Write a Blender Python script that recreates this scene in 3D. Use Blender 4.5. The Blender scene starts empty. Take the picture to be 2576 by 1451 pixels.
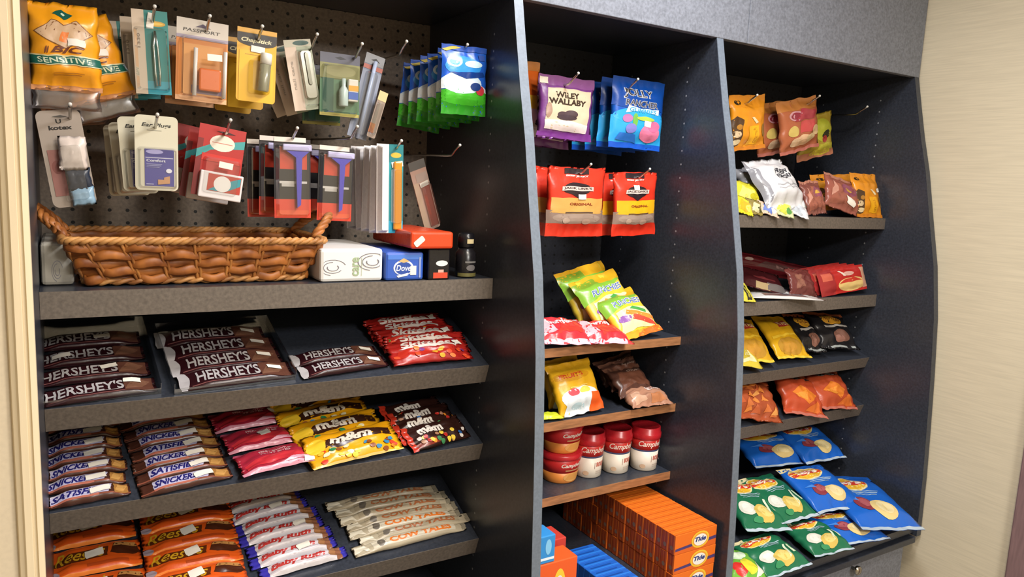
import bpy, bmesh, math, random
from mathutils import Vector, Matrix, noise
from mathutils.geometry import tessellate_polygon

S = bpy.context.scene
C = S.collection
R_ = math.radians
random.seed(7)

# ------------------------------------------------------------------ camera, world, lights, exposure
FPX, W, H = 1855.2, 2576.0, 1451.0
CAM = Vector((0.0, -1.34, 1.55))
def cam_axes(yaw, pitch, roll):
    sy, cy = math.sin(yaw), math.cos(yaw)
    f = Vector((sy*math.cos(pitch), cy*math.cos(pitch), -math.sin(pitch)))
    r = Vector((cy, -sy, 0)); u = r.cross(f)
    r1 = r*math.cos(roll) + u*math.sin(roll)
    u1 = -r*math.sin(roll) + u*math.cos(roll)
    return r1, u1, f
AX = cam_axes(R_(31.4875), R_(8.0862), R_(2.6575))
cd = bpy.data.cameras.new('camera'); co = bpy.data.objects.new('camera', cd); C.objects.link(co)
cd.sensor_fit = 'HORIZONTAL'; cd.sensor_width = 36; cd.lens = FPX/W*36; cd.clip_start = 0.02
co.matrix_world = Matrix(((AX[0].x, AX[1].x, -AX[2].x, CAM.x), (AX[0].y, AX[1].y, -AX[2].y, CAM.y),
                          (AX[0].z, AX[1].z, -AX[2].z, CAM.z), (0, 0, 0, 1)))
S.camera = co
S.view_settings.view_transform = 'Standard'; S.view_settings.look = 'None'
S.view_settings.gamma = 1.0; S.view_settings.use_curve_mapping = False
S.view_settings.exposure = 0.35
wd = bpy.data.worlds.new('room_air'); S.world = wd; wd.use_nodes = True
wd.node_tree.nodes['Background'].inputs[0].default_value = (0.8, 0.88, 1.0, 1)
wd.node_tree.nodes['Background'].inputs[1].default_value = 0.05
LAMPS = [  # x, y, z, size x, size y, watts, colour
    (1.02, -0.55, 2.415, 0.30, 0.30, 17, (0.97, 0.97, 1.0)),
    (0.74, -1.20, 2.415, 0.30, 0.30, 19, (1.0, 0.91, 0.80)),
    (0.95, -2.60, 2.415, 0.60, 0.60, 58, (1.0, 0.97, 0.93)),
]
for lx, ly, lz, sx, sy, pw, colr in LAMPS:
    ld = bpy.data.lights.new('ceiling_lamp', 'AREA'); ld.shape = 'RECTANGLE'; ld.size = sx; ld.size_y = sy
    ld.energy = pw; ld.color = colr
    lo = bpy.data.objects.new('ceiling_lamp', ld); C.objects.link(lo); lo.location = (lx, ly, lz)

# ------------------------------------------------------------------ geometry of the place
YO, ZO = -1.34, 1.55                      # room y / height of the eye point
def wv(x, yc, zc): return Vector((x, yc+YO, zc+ZO))
def ray(px, py):
    return AX[0]*((px-W/2)/FPX) - AX[1]*((py-H/2)/FPX) + AX[2]
def hit(q, pl):
    d = ray(*q); p0, n = pl
    return CAM + d*((p0-CAM).dot(n)/d.dot(n))
def vplane(yc, yaw=0.0, at=None):          # upright plane facing the room at distance yc, turned by yaw about a point
    n = Vector((math.sin(R_(yaw)), -math.cos(R_(yaw)), 0))
    p = wv(0, yc, 0)
    if at is not None: p = hit(at, (p, Vector((0, -1, 0))))
    return (p, n)
def splane(yc, zc, tilt, lift=0.0):        # shelf top rising to the back by tilt
    t = R_(tilt); n = Vector((0, -math.sin(t), math.cos(t)))
    return (wv(0, yc, zc)+n*lift, n)
def fit(pl, TL, TR, BR, BL):
    a, b, c, d = [hit(q, pl) for q in (TL, TR, BR, BL)]
    u = ((b-a)+(c-d)).normalized(); n = pl[1]; u = (u-n*u.dot(n)).normalized(); v = n.cross(u)
    v0 = ((a-d).normalized()+(b-c).normalized()); v0 = (v0-n*v0.dot(n)).normalized(); u = (u+v0.cross(n)).normalized(); v = n.cross(u)
    w = ((b-a).length+(c-d).length)/2; h = ((a-d).dot(v)+(b-c).dot(v))/2
    ce = (a+b+c+d)/4
    return mat4(u, v, n, ce), w, h
def mat4(u, v, n, o):
    return Matrix(((u.x, v.x, n.x, o.x), (u.y, v.y, n.y, o.y), (u.z, v.z, n.z, o.z), (0, 0, 0, 1)))

# ------------------------------------------------------------------ materials
def lin(c): return c/12.92 if c <= 0.04045 else ((c+0.055)/1.055)**2.4
def hexc(h): return tuple(lin(int(h[i:i+2], 16)/255) for i in (0, 2, 4)) + (1,)
MC = {}
FIN = {  # roughness, specular, metallic, bump
    'print': (0.42, 0.5, 0, 0.0), 'foil': (0.30, 0.5, 0.0, 0.25), 'card': (0.6, 0.35, 0, 0.0), 'plastic': (0.28, 0.5, 0, 0.0),
    'matte': (0.8, 0.25, 0, 0.0), 'metal': (0.22, 0.5, 1.0, 0.0), 'wicker': (0.5, 0.45, 0, 0.3)}
def M(h, fin='print'):
    k = (h, fin)
    if k in MC: return MC[k]
    m = bpy.data.materials.new('%s_%s' % (fin, h)); m.use_nodes = True; nt = m.node_tree; b = nt.nodes['Principled BSDF']
    ro, sp, me, bu = FIN[fin]
    b.inputs['Specular IOR Level'].default_value = sp; b.inputs['Metallic'].default_value = me
    tc = nt.nodes.new('ShaderNodeTexCoord'); no = nt.nodes.new('ShaderNodeTexNoise'); no.inputs['Scale'].default_value = 60
    nt.links.new(tc.outputs['Object'], no.inputs['Vector'])
    mr = nt.nodes.new('ShaderNodeMapRange'); mr.inputs[3].default_value = ro*0.8; mr.inputs[4].default_value = ro*1.2
    nt.links.new(no.outputs['Fac'], mr.inputs[0]); nt.links.new(mr.outputs[0], b.inputs['Roughness'])
    if fin == 'wicker':
        mx = nt.nodes.new('ShaderNodeValToRGB'); c0 = hexc(h)
        mx.color_ramp.elements[0].color = (c0[0]*0.45, c0[1]*0.35, c0[2]*0.3, 1); mx.color_ramp.elements[0].position = 0.3
        mx.color_ramp.elements[1].color = (min(1, c0[0]*1.25), c0[1]*1.3, c0[2]*1.3, 1); mx.color_ramp.elements[1].position = 0.72
        n2 = nt.nodes.new('ShaderNodeTexNoise'); n2.inputs['Scale'].default_value = 34
        nt.links.new(tc.outputs['Object'], n2.inputs['Vector'])
        nt.links.new(n2.outputs['Fac'], mx.inputs[0]); nt.links.new(mx.outputs[0], b.inputs['Base Color'])
    else:
        b.inputs['Base Color'].default_value = hexc(h)
    if bu:
        bp = nt.nodes.new('ShaderNodeBump'); bp.inputs['Strength'].default_value = bu; bp.inputs['Distance'].default_value = 0.002
        nt.links.new(no.outputs['Fac'], bp.inputs['Height']); nt.links.new(bp.outputs[0], b.inputs['Normal'])
    MC[k] = m; return m
def clear_mat(name, tint, gloss, rough=0.08):
    m = bpy.data.materials.new(name); m.use_nodes = True; nt = m.node_tree; nt.nodes.clear()
    o = nt.nodes.new('ShaderNodeOutputMaterial'); mx = nt.nodes.new('ShaderNodeMixShader')
    t = nt.nodes.new('ShaderNodeBsdfTransparent'); g = nt.nodes.new('ShaderNodeBsdfGlossy'); lw = nt.nodes.new('ShaderNodeLayerWeight')
    t.inputs[0].default_value = tint; g.inputs['Roughness'].default_value = rough; lw.inputs[0].default_value = 0.35
    mr = nt.nodes.new('ShaderNodeMapRange'); mr.inputs[3].default_value = gloss; mr.inputs[4].default_value = 0.75
    nt.links.new(lw.outputs['Facing'], mr.inputs[0]); nt.links.new(mr.outputs[0], mx.inputs[0])
    nt.links.new(t.outputs[0], mx.inputs[1]); nt.links.new(g.outputs[0], mx.inputs[2]); nt.links.new(mx.outputs[0], o.inputs[0])
    return m
CLEAR = clear_mat('clear_plastic', (0.96, 0.97, 0.97, 1), 0.07)
FILM = clear_mat('cloudy_film', (0.86, 0.82, 0.80, 1), 0.16, 0.3)
def laminate(name, h, rough, speck=0.25, grain=(1, 1, 1)):
    m = bpy.data.materials.new(name); m.use_nodes = True; nt = m.node_tree; b = nt.nodes['Principled BSDF']
    tc = nt.nodes.new('ShaderNodeTexCoord'); mp = nt.nodes.new('ShaderNodeMapping'); mp.inputs['Scale'].default_value = grain
    no = nt.nodes.new('ShaderNodeTexNoise'); no.inputs['Scale'].default_value = 160; no.inputs['Detail'].default_value = 5
    nt.links.new(tc.outputs['Object'], mp.inputs[0]); nt.links.new(mp.outputs[0], no.inputs['Vector'])
    r = nt.nodes.new('ShaderNodeValToRGB'); c = hexc(h)
    r.color_ramp.elements[0].position = 0.3; r.color_ramp.elements[1].position = 0.7
    r.color_ramp.elements[0].color = tuple(x*(1-speck) for x in c[:3])+(1,)
    r.color_ramp.elements[1].color = tuple(min(1, x*(1+speck)) for x in c[:3])+(1,)
    nt.links.new(no.outputs['Fac'], r.inputs[0]); nt.links.new(r.outputs[0], b.inputs['Base Color'])
    b.inputs['Roughness'].default_value = rough
    return m, r, b, nt, tc
LAM = laminate('dark_laminate', '32363F', 0.30)[0]
LAMSH = laminate('shelf_laminate', '645B52', 0.5)[0]
LAMHD = laminate('header_laminate', '70747D', 0.5)[0]
EDGE = laminate('grey_edge_band', '66707C', 0.45, 0.12)[0]
WOODE = laminate('brown_wood_edge', '9A6A45', 0.5, 0.3, (0.15, 1, 1))[0]
def pegboard(h):
    m, r, b, nt, tc = laminate('pegboard', h, 0.6)
    sx = nt.nodes.new('ShaderNodeSeparateXYZ'); nt.links.new(tc.outputs['Object'], sx.inputs[0])
    def mn(op, a, bb=None):
        n = nt.nodes.new('ShaderNodeMath'); n.operation = op
        for i, v in enumerate((a, bb)):
            if v is None: continue
            if isinstance(v, (int, float)): n.inputs[i].default_value = v
            else: nt.links.new(v, n.inputs[i])
        return n.outputs[0]
    fx = mn('SUBTRACT', mn('FRACT', mn('DIVIDE', sx.outputs[0], 0.0320)), 0.5)
    fz = mn('SUBTRACT', mn('FRACT', mn('DIVIDE', sx.outputs[2], 0.0254)), 0.5)
    fx = mn('MULTIPLY', fx, 0.0320); fz = mn('MULTIPLY', fz, 0.0270)
    d = mn('SQRT', mn('ADD', mn('MULTIPLY', fx, fx), mn('MULTIPLY', fz, fz)))
    hole = mn('LESS_THAN', d, 0.0036)
    mx = nt.nodes.new('ShaderNodeMixRGB'); nt.links.new(hole, mx.inputs[0]); nt.links.new(r.outputs[0], mx.inputs[1])
    mx.inputs[2].default_value = (0.002, 0.002, 0.002, 1); nt.links.new(mx.outputs[0], b.inputs['Base Color'])
    return m
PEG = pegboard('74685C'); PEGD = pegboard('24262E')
def wallpaper():
    m, r, b, nt, tc = laminate('woven_wallpaper', 'CFC4AA', 0.85, 0.07, (1, 0.06, 1.6))
    return m
WALLP = wallpaper()
PAINT = laminate('cream_paint', 'E3D3B2', 0.5, 0.03, (1, 1, 0.05))[0]
PLASTER = laminate('plaster', 'DCCFB6', 0.9, 0.04)[0]
WHITEP = laminate('ceiling_white', 'E8E6E0', 0.9, 0.03)[0]
TILE = laminate('floor_tile', '8A7F72', 0.4, 0.1)[0]
DOORP = laminate('dusky_door', '7E6464', 0.5, 0.15, (1, 1, 0.1))[0]

# ------------------------------------------------------------------ mesh helpers
class MB:
    def __init__(s): s.v = []; s.f = []; s.m = []; s.mats = []; s.sm = []
    def mi(s, m):
        if m not in s.mats: s.mats.append(m)
        return s.mats.index(m)
    def add(s, vs, fs, m, smooth=False, T=None):
        o = len(s.v); k = s.mi(m)
        s.v += [(T @ Vector(p)) if T is not None else Vector(p) for p in vs]
        for f in fs: s.f.append([i+o for i in f]); s.m.append(k); s.sm.append(smooth)
    def mesh(s, name):
        me = bpy.data.meshes.new(name); me.from_pydata([tuple(p) for p in s.v], [], s.f)
        for m in s.mats: me.materials.append(m)
        me.polygons.foreach_set('material_index', s.m); me.polygons.foreach_set('use_smooth', s.sm); me.update()
        return me
def box(mb, lo, hi, m, T=None, bev=0.0):
    lo = Vector(lo); hi = Vector(hi)
    if bev <= 0:
        v = [(x, y, z) for z in (lo.z, hi.z) for y in (lo.y, hi.y) for x in (lo.x, hi.x)]
        mb.add(v, [(0, 2, 3, 1), (4, 5, 7, 6), (0, 1, 5, 4), (2, 6, 7, 3), (0, 4, 6, 2), (1, 3, 7, 5)], m, False, T); return
    bm = bmesh.new(); bmesh.ops.create_cube(bm, size=1)
    for p in bm.verts: p.co = Vector(((lo[i]+hi[i])/2 + p.co[i]*(hi[i]-lo[i]) for i in range(3)))
    bmesh.ops.bevel(bm, geom=bm.edges[:], offset=bev, segments=2, affect='EDGES', profile=0.5)
    bm.verts.index_update()
    mb.add([p.co.copy() for p in bm.verts], [[q.index for q in f.verts] for f in bm.faces], m, False, T); bm.free()
def tube(mb, pts, r, m, seg=8, rad=None, flat=1.0, closed=False):
    pts = [Vector(p) for p in pts]; n = len(pts); vs = []; fs = []
    up = Vector((0, 0, 1))
    for i, p in enumerate(pts):
        t = (pts[(i+1) % n if closed else min(i+1, n-1)] - pts[(i-1) if (closed or i) else 0])
        t = t.normalized() if t.length > 1e-9 else Vector((1, 0, 0))
        a = up if abs(t.dot(up)) < 0.95 else Vector((0, 1, 0))
        s = t.cross(a).normalized(); b = s.cross(t)
        rr = rad[i] if rad else r
        for k in range(seg):
            an = 2*math.pi*k/seg; vs.append(p + s*(math.cos(an)*rr*flat) + b*(math.sin(an)*rr))
    for i in range(n if closed else n-1):
        j = (i+1) % n
        for k in range(seg): fs.append((i*seg+k, i*seg+(k+1) % seg, j*seg+(k+1) % seg, j*seg+k))
    if not closed: fs += [tuple(range(seg))[::-1], tuple((n-1)*seg+k for k in range(seg))]
    mb.add(vs, fs, m, True)
def lathe(mb, prof, m, seg=40, T=None, cap=True):       # prof [(r,z)] about local z
    vs = []; fs = []
    for r, z in prof:
        for k in range(seg): a = 2*math.pi*k/seg; vs.append((r*math.cos(a), r*math.sin(a), z))
    for i in range(len(prof)-1):
        for k in range(seg): fs.append((i*seg+k, i*seg+(k+1) % seg, (i+1)*seg+(k+1) % seg, (i+1)*seg+k))
    if cap: fs += [tuple(range(seg))[::-1], tuple((len(prof)-1)*seg+k for k in range(seg))]
    mb.add(vs, fs, m, True, T)
def rrect(x0, y0, x1, y1, r, n=5):
    r = min(r, (x1-x0)/2.01, (y1-y0)/2.01); o = []
    for cx, cy, a0 in ((x1-r, y1-r, 0), (x0+r, y1-r, 90), (x0+r, y0+r, 180), (x1-r, y0+r, 270)):
        for k in range(n+1): a = R_(a0+90*k/n); o.append((cx+r*math.cos(a), cy+r*math.sin(a)))
    return o
def slab(mb, pts, z0, z1, m, inset=0.0, T=None, bottom=True):     # extruded outline, top slightly inset
    n = len(pts); cx = sum(p[0] for p in pts)/n; cy = sum(p[1] for p in pts)/n
    w = max(p[0] for p in pts)-min(p[0] for p in pts); h = max(p[1] for p in pts)-min(p[1] for p in pts)
    kx = 1-2*inset/w; ky = 1-2*inset/h
    v = [(x, y, z0) for x, y in pts]+[(cx+(x-cx)*kx, cy+(y-cy)*ky, z1) for x, y in pts]
    f = [(i, (i+1) % n, n+(i+1) % n, n+i) for i in range(n)] + [tuple(range(n, 2*n))]
    if bottom: f.append(tuple(range(n))[::-1])
    mb.add(v, f, m, False, T)

# ------------------------------------------------------------------ objects, parts, labels
def link(o, parent=None):
    C.objects.link(o)
    if parent is not None: o.parent = parent
    return o
def tag(o, label, cat, group=None):
    o['label'] = label; o['category'] = cat
    if group: o['group'] = group
    return o
def empty(name, label, cat, T=None, group=None):
    o = link(bpy.data.objects.new(name, None)); o.empty_display_size = 0.03
    if T is not None: o.matrix_world = T
    return tag(o, label, cat, group)
def mobj(name, me, parent=None, T=None):
    o = link(bpy.data.objects.new(name, me.mesh(name) if isinstance(me, MB) else me), parent)
    if T is not None:
        if parent is None: o.matrix_world = T
        else: o.matrix_basis = T
    return o
def struct(name, mb):
    o = mobj(name, mb); o['kind'] = 'structure'; return o

# ------------------------------------------------------------------ printing on surfaces
TX = {}
def textgeo(s, shear=0.0, bold=0.0):
    k = (s, shear, bold)
    if k in TX: return TX[k]
    cu = bpy.data.curves.new('lettering', 'FONT'); cu.body = s; cu.shear = shear; cu.offset = bold; cu.resolution_u = 3
    cu.fill_mode = 'FRONT'
    o = bpy.data.objects.new('lettering', cu); C.objects.link(o)
    dg = bpy.context.evaluated_depsgraph_get(); me = bpy.data.meshes.new_from_object(o.evaluated_get(dg))
    vs = [(v.co.x, v.co.y) for v in me.vertices]; me.calc_loop_triangles()
    tr = [[vs[i] for i in t.vertices] for t in me.loop_triangles]
    bpy.data.objects.remove(o); bpy.data.curves.remove(cu); bpy.data.meshes.remove(me)
    x0 = min(p[0] for p in vs); x1 = max(p[0] for p in vs); y0 = min(p[1] for p in vs); y1 = max(p[1] for p in vs)
    TX[k] = [[((x-x0)/(x1-x0), (y-y0)/(y1-y0)) for x, y in t] for t in tr]
    return TX[k]
def split(tris, L):
    out = []; st = list(tris)
    while st:
        t = st.pop(); e = [(math.hypot(t[i][0]-t[(i+1) % 3][0], t[i][1]-t[(i+1) % 3][1]), i) for i in range(3)]
        l, i = max(e)
        if l <= L: out.append(t); continue
        a, b, c = t[i], t[(i+1) % 3], t[(i+2) % 3]; m = ((a[0]+b[0])/2, (a[1]+b[1])/2)
        st += [[a, m, c], [m, b, c]]
    return out
def poly_tris(pts):
    idx = tessellate_polygon([[Vector((x, y, 0)) for x, y in pts]])
    return [[pts[i] for i in t] for t in idx]
def tris_of(op):
    k = op[0]
    if k == 'R': x0, y0, x1, y1 = op[1:5]; return poly_tris([(x0, y0), (x1, y0), (x1, y1), (x0, y1)]), op[5]
    if k == 'E':
        cx, cy, rx, ry = op[1:5]; n = 20
        return poly_tris([(cx+rx*math.cos(2*math.pi*i/n), cy+ry*math.sin(2*math.pi*i/n)) for i in range(n)]), op[5]
    if k == 'P': return poly_tris(op[1]), op[2]
    if k == 'T':                                   # 'T', text, x0, y0, x1, y1, colour, shear, bold, slope
        s, x0, y0, x1, y1, col = op[1:7]; sh = op[7] if len(op) > 7 else 0; bo = op[8] if len(op) > 8 else 0.02
        sl = op[9] if len(op) > 9 else 0
        return [[(x0+p[0]*(x1-x0), y0+p[1]*(y1-y0)+sl*p[0]) for p in t] for t in textgeo(s, sh, bo)], col
    if k == 'V':                                   # text running upwards
        s, x0, y0, x1, y1, col = op[1:7]
        return [[(x1-p[1]*(x1-x0), y0+p[0]*(y1-y0)) for p in t] for t in textgeo(s, 0, 0.02)], col
def cl(x): return min(1.0, max(0.0, x))
def decals(mb, surf, ops, fin='print', L=0.06, base=0.0004, flat=False):
    n = 0
    for op in ops:
        tr, col = tris_of(op)
        tr = tr if flat else split(tr, L)
        off = base + 0.00012*n; n += 1
        vs = []; fs = []; ix = {}
        for t in tr:
            f = []
            for p in t:
                q = (round(cl(p[0]), 5), round(cl(p[1]), 5))
                if q not in ix:
                    ix[q] = len(vs); P, N = surf(*q); vs.append(P+N*off)
                f.append(ix[q])
            if len(set(f)) == 3:
                a = (t[1][0]-t[0][0])*(t[2][1]-t[0][1])-(t[1][1]-t[0][1])*(t[2][0]-t[0][0])
                fs.append(tuple(f) if a > 0 else tuple(f[::-1]))
        mb.add(vs, fs, M(col, fin), True)
def flat_surf(w, h, z=0.0):
    def f(x, y): return Vector(((x-.5)*w, (y-.5)*h, z)), Vector((0, 0, 1))
    return f
def sticker(parent, surf, cx, cy, w, h, W_, H_, rot=0.0, col='ECE6DA', T=None):   # w,h metres on a W_ x H_ design
    c, s = math.cos(R_(rot)), math.sin(R_(rot)); g = 4; vs = []; fs = []
    for j in range(g+1):
        for i in range(g+1):
            a = (i/g-.5)*w; b = (j/g-.5)*h
            P, N = surf(cl((cx+a*c-b*s)/W_), cl((cy+a*s+b*c)/H_)); vs.append(P+N*0.0026)
    for j in range(g):
        for i in range(g): k = j*(g+1)+i; fs.append((k, k+1, k+g+2, k+g+1))
    mb = MB(); mb.add(vs, fs, M(col, 'card'), True)
    o = mobj('price_sticker', mb, parent, T); return o

# ------------------------------------------------------------------ pouch: pillow bag or flow wrapper
def pouch(w, h, t, col, ops=(), fin='foil', sa=0.08, sb=0.08, horiz=False, p=2.6, kb=0.35, wr=0.003, seed=0, nu=18, nv=22,
          pinch=0.06, sealcol=None, backcol=None, skew=0.0, curl=0.0):
    def sst(x): x = cl(x); return x*x*(3-2*x)
    def ramp(a): return sst((a-sa*0.7)/0.22)*sst((1-a-sb*0.7)/0.22)
    def bell(a): return max(0.0, 1-abs(2*a-1)**p)**0.5
    so = Vector((seed*3.7, seed*1.3, seed*2.1))
    G = []; B = []
    for j in range(nv+1):
        r = []; rb = []
        for i in range(nu+1):
            u, v = i/nu, j/nv
            f = (ramp(u)*bell(v)) if horiz else (ramp(v)*bell(u))
            fa = ramp(u) if horiz else ramp(v)
            x = (u-.5)*w; y = (v-.5)*h
            if horiz: y *= 1-pinch*fa*1.0
            else: x *= 1-pinch*fa
            e = min(u, 1-u, v, 1-v)*6; e = min(1.0, e)
            nz = noise.noise(Vector((u*5, v*5, 0))+so)*0.6 + noise.noise(Vector((u*11, v*9, 3))+so)*0.4
            sl = (noise.noise(Vector((u*(3 if horiz else 14), v*(14 if horiz else 3), 7))+so))*(1-fa)
            z = t*f + wr*nz*e*(0.4+0.6*f) + wr*0.9*sl*min(1, e*2)
            x += skew*(v-.5)*w
            z += curl*((v-.5)**2)*4
            zz = Vector((x + wr*0.8*noise.noise(Vector((v*7, 2, u))+so), y + wr*0.6*noise.noise(Vector((u*7, 5, v))+so), z))
            r.append(zz)
            edge = i in (0, nu) or j in (0, nv)
            rb.append(zz if edge else Vector((zz.x, zz.y, -t*kb*f + curl*((v-.5)**2)*4 - 0.0003)))
        G.append(r); B.append(rb)
    mb = MB(); n1 = nu+1
    vs = [p_ for r in G for p_ in r]
    fs = [(j*n1+i, j*n1+i+1, (j+1)*n1+i+1, (j+1)*n1+i) for j in range(nv) for i in range(nu)]
    mb.add(vs, fs, M(col, fin), True)
    ix = {}; fb = []
    o = len(mb.v); extra = []
    def bi(i, j):
        if i in (0, nu) or j in (0, nv): return j*n1+i
        if (i, j) not in ix: ix[(i, j)] = o+len(extra); extra.append(B[j][i])
        return ix[(i, j)]
    k = mb.mi(M(backcol or col, fin))
    for j in range(nv):
        for i in range(nu): fb.append((bi(i, j), bi(i, j+1), bi(i+1, j+1), bi(i+1, j)))
    mb.v += extra
    for f in fb: mb.f.append(list(f)); mb.m.append(k); mb.sm.append(True)
    def surf(x, y):
        a = min(x*nu, nu-1e-6); b = min(y*nv, nv-1e-6); i = int(a); j = int(b); a -= i; b -= j
        P = G[j][i]*(1-a)*(1-b)+G[j][i+1]*a*(1-b)+G[j+1][i]*(1-a)*b+G[j+1][i+1]*a*b
        N = (G[j][i+1]-G[j][i]).cross(G[j+1][i]-G[j][i])
        return P, N.normalized() if N.length > 0 else Vector((0, 0, 1))
    if sealcol:
        ops = ([('R', 0, 0, sa*0.8, 1, sealcol), ('R', 1-sb*0.8, 0, 1, 1, sealcol)] if horiz else
               [('R', 0, 0, 1, sa*0.8, sealcol), ('R', 0, 1-sb*0.8, 1, 1, sealcol)]) + list(ops)
    decals(mb, surf, ops, fin)
    return mb, surf

# ------------------------------------------------------------------ the room
ZC = ZO
mb = MB(); box(mb, (-2.2, -4.0, -0.05), (2.6, 0.45, 0), TILE); struct('floor', mb)
mb = MB(); box(mb, (-2.2, -4.0, 2.45), (2.6, 0.45, 2.50), WHITEP); struct('ceiling', mb)
mb = MB(); box(mb, (2.17, -0.45, 0), (2.27, 0.45, 2.65), WALLP); struct('wall_right', mb)
mb = MB(); box(mb, (-2.2, 0.37, 0), (2.17, 0.45, 2.65), PLASTER); struct('wall_back', mb)
mb = MB(); box(mb, (-2.3, -4.0, 0), (-2.2, 0.45, 2.65), PLASTER); struct('wall_left', mb)
mb = MB(); box(mb, (-2.2, -0.226, 0), (-0.062, -0.12, 2.65), PLASTER); struct('wall_side', mb)
mb = MB(); box(mb, (-2.2, -4.1, 0), (2.6, -4.0, 2.65), PLASTER); struct('wall_front', mb)
mb = MB(); box(mb, (2.20, -1.40, 0), (2.26, -0.53, 2.1), DOORP); struct('door_1', mb)
mb = MB(); box(mb, (2.155, -0.53, 0), (2.25, -0.45, 2.16), DOORP, bev=0.004); struct('trim_2', mb)
mb = MB(); box(mb, (2.20, -4.0, 0), (2.27, -1.40, 2.65), WALLP); box(mb, (2.20, -1.40, 2.1), (2.27, -0.53, 2.65), WALLP); struct('wall_entry', mb)
mb = MB()                                             # moulded casing beside the shelves
prof = [(-0.0365, -0.2395), (-0.043, -0.2410), (-0.0445, -0.2375), (-0.0475, -0.2375), (-0.049, -0.2405), (-0.0565, -0.2405), (-0.059, -0.2365), (-0.064, -0.2340), (-0.066, -0.226), (-0.066, -0.20), (-0.0365, -0.20)]
n = len(prof); vs = [(x, y, 0) for x, y in prof]+[(x, y, 2.65) for x, y in prof]
mb.add(vs, [((i+1) % n, i, n+i, n+(i+1) % n) for i in range(n)]+[tuple(range(n)), tuple(range(2*n-1, n-1, -1))], PAINT); struct('trim_1', mb)

def xat(px, py, yc): return hit((px, py), vplane(yc)).x
# ------------------------------------------------------------------ the wall unit
X1, X1R, X2, X2R, X3, X3R, XL = 0.770, 0.791, 1.330, 1.351, 2.143, 2.164, -0.0362
unit = empty('shelving_unit', 'dark built-in wall shelving unit with three open bays and bowed dividers', 'shelving unit', Matrix.Translation((1.05, 0.1, 0)))
UI = unit.matrix_world.inverted()
def upart(name, mb): return mobj(name, mb, unit, UI)
FP = [(1.302, .366), (1.283, .28), (1.262, .19), (1.235, .09), (1.206, -.05), (1.178, -.18), (1.158, -.33), (1.146, -.5), (1.138, -.65), (1.131, -.8), (1.127, -.985)]
def divider(name, x0, x1, holes=None):
    mb = MB(); pr = [(y+0.0018, z) for y, z in FP] + [(1.689, -.985), (1.689, .366)]
    n = len(pr); vs = [wv(x0, y, z) for y, z in pr]+[wv(x1, y, z) for y, z in pr]
    mb.add(vs, [tuple(range(n)), tuple(range(2*n-1, n-1, -1))]+[((i+1) % n, i, n+i, n+(i+1) % n) for i in range(n)], LAM)
    if holes:
        for yc in holes:
            for k in range(-26, 10):
                z = k*0.0335
                c = [(yc+0.0026*math.cos(a*math.pi/4), z+0.0026*math.sin(a*math.pi/4)) for a in range(8)]
                mb.add([wv(x0-0.0004, y, zz) for y, zz in c], [tuple(range(8))], M('8C9096', 'plastic'))
    o = upart(name, mb)
    EB = LAM if name == 'side_panel' else EDGE
    e = MB(); m = len(FP); vs = [wv(x0, y, z) for y, z in FP]+[wv(x1, y, z) for y, z in FP]+[wv(x0, y+.0016, z) for y, z in FP]+[wv(x1, y+.0016, z) for y, z in FP]
    fs = []
    for i in range(m-1): fs += [(i, m+i, m+i+1, i+1), (i, i+1, 2*m+i+1, 2*m+i), (m+i, 3*m+i, 3*m+i+1, m+i+1)]
    fs += [(0, 2*m, 3*m, m), (m-1, 2*m-1, 4*m-1, 3*m-1)]
    e.add(vs, fs, EB); eo = mobj('edge_band', e, o); eo['label'] = 'grey front edge'
divider('divider', X1, X1R, (1.372, 1.60)); divider('divider', X2, X2R, (1.388, 1.60)); divider('side_panel', X3, X3R, (1.40, 1.60))
mb = MB(); box(mb, wv(-0.056, 1.1215, -1.5), wv(XL, 1.689, .366), LAM); upart('side_panel', mb)
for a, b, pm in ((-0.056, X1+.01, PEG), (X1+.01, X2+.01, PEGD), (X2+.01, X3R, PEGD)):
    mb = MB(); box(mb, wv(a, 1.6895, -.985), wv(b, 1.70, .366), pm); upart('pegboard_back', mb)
mb = MB(); box(mb, wv(-0.056, 1.304, .3665), wv(X3R, 1.70, .385), LAM); upart('top_panel', mb)
for a, b in ((-0.056, 1.4305), (1.4325, X3R)):
    mb = MB(); box(mb, wv(a, 1.300, .362), wv(b, 1.318, .8985), LAMHD, bev=0.0012); upart('header_panel', mb)
mb = MB(); box(mb, wv(-0.036, 1.128, -1.005), wv(2.142, 1.689, -.986), LAM, bev=0.002); upart('counter', mb)
mb = MB(); box(mb, wv(-0.036, 1.165, -1.549), wv(2.118, 1.689, -1.006), LAM); upart('base_cabinet', mb)
for a, b in ((-0.03, 0.776), (0.784, 1.336), (1.344, 2.118)):
    mb = MB(); box(mb, wv(a, 1.148, -1.25), wv(b, 1.164, -1.012), LAMHD, bev=0.0015); o = upart('drawer', mb)
    kb = MB(); cx = (a+b)/2
    if b > 2: cx = xat(2153, 1432, 1.135)
    T = Matrix.Translation(wv(cx, 1.148, (hit((2153, 1432), vplane(1.135)).z-ZO) if b > 2 else -1.062)) @ Matrix.Rotation(R_(90), 4, 'X')
    lathe(kb, [(0.004, 0), (0.005, 0.010), (0.012, 0.014), (0.0135, 0.020), (0.010, 0.025), (0.001, 0.0265)], M('B9B4A6', 'metal'), 24, T); mobj('knob', kb, o)['label'] = 'round pewter knob'

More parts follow.
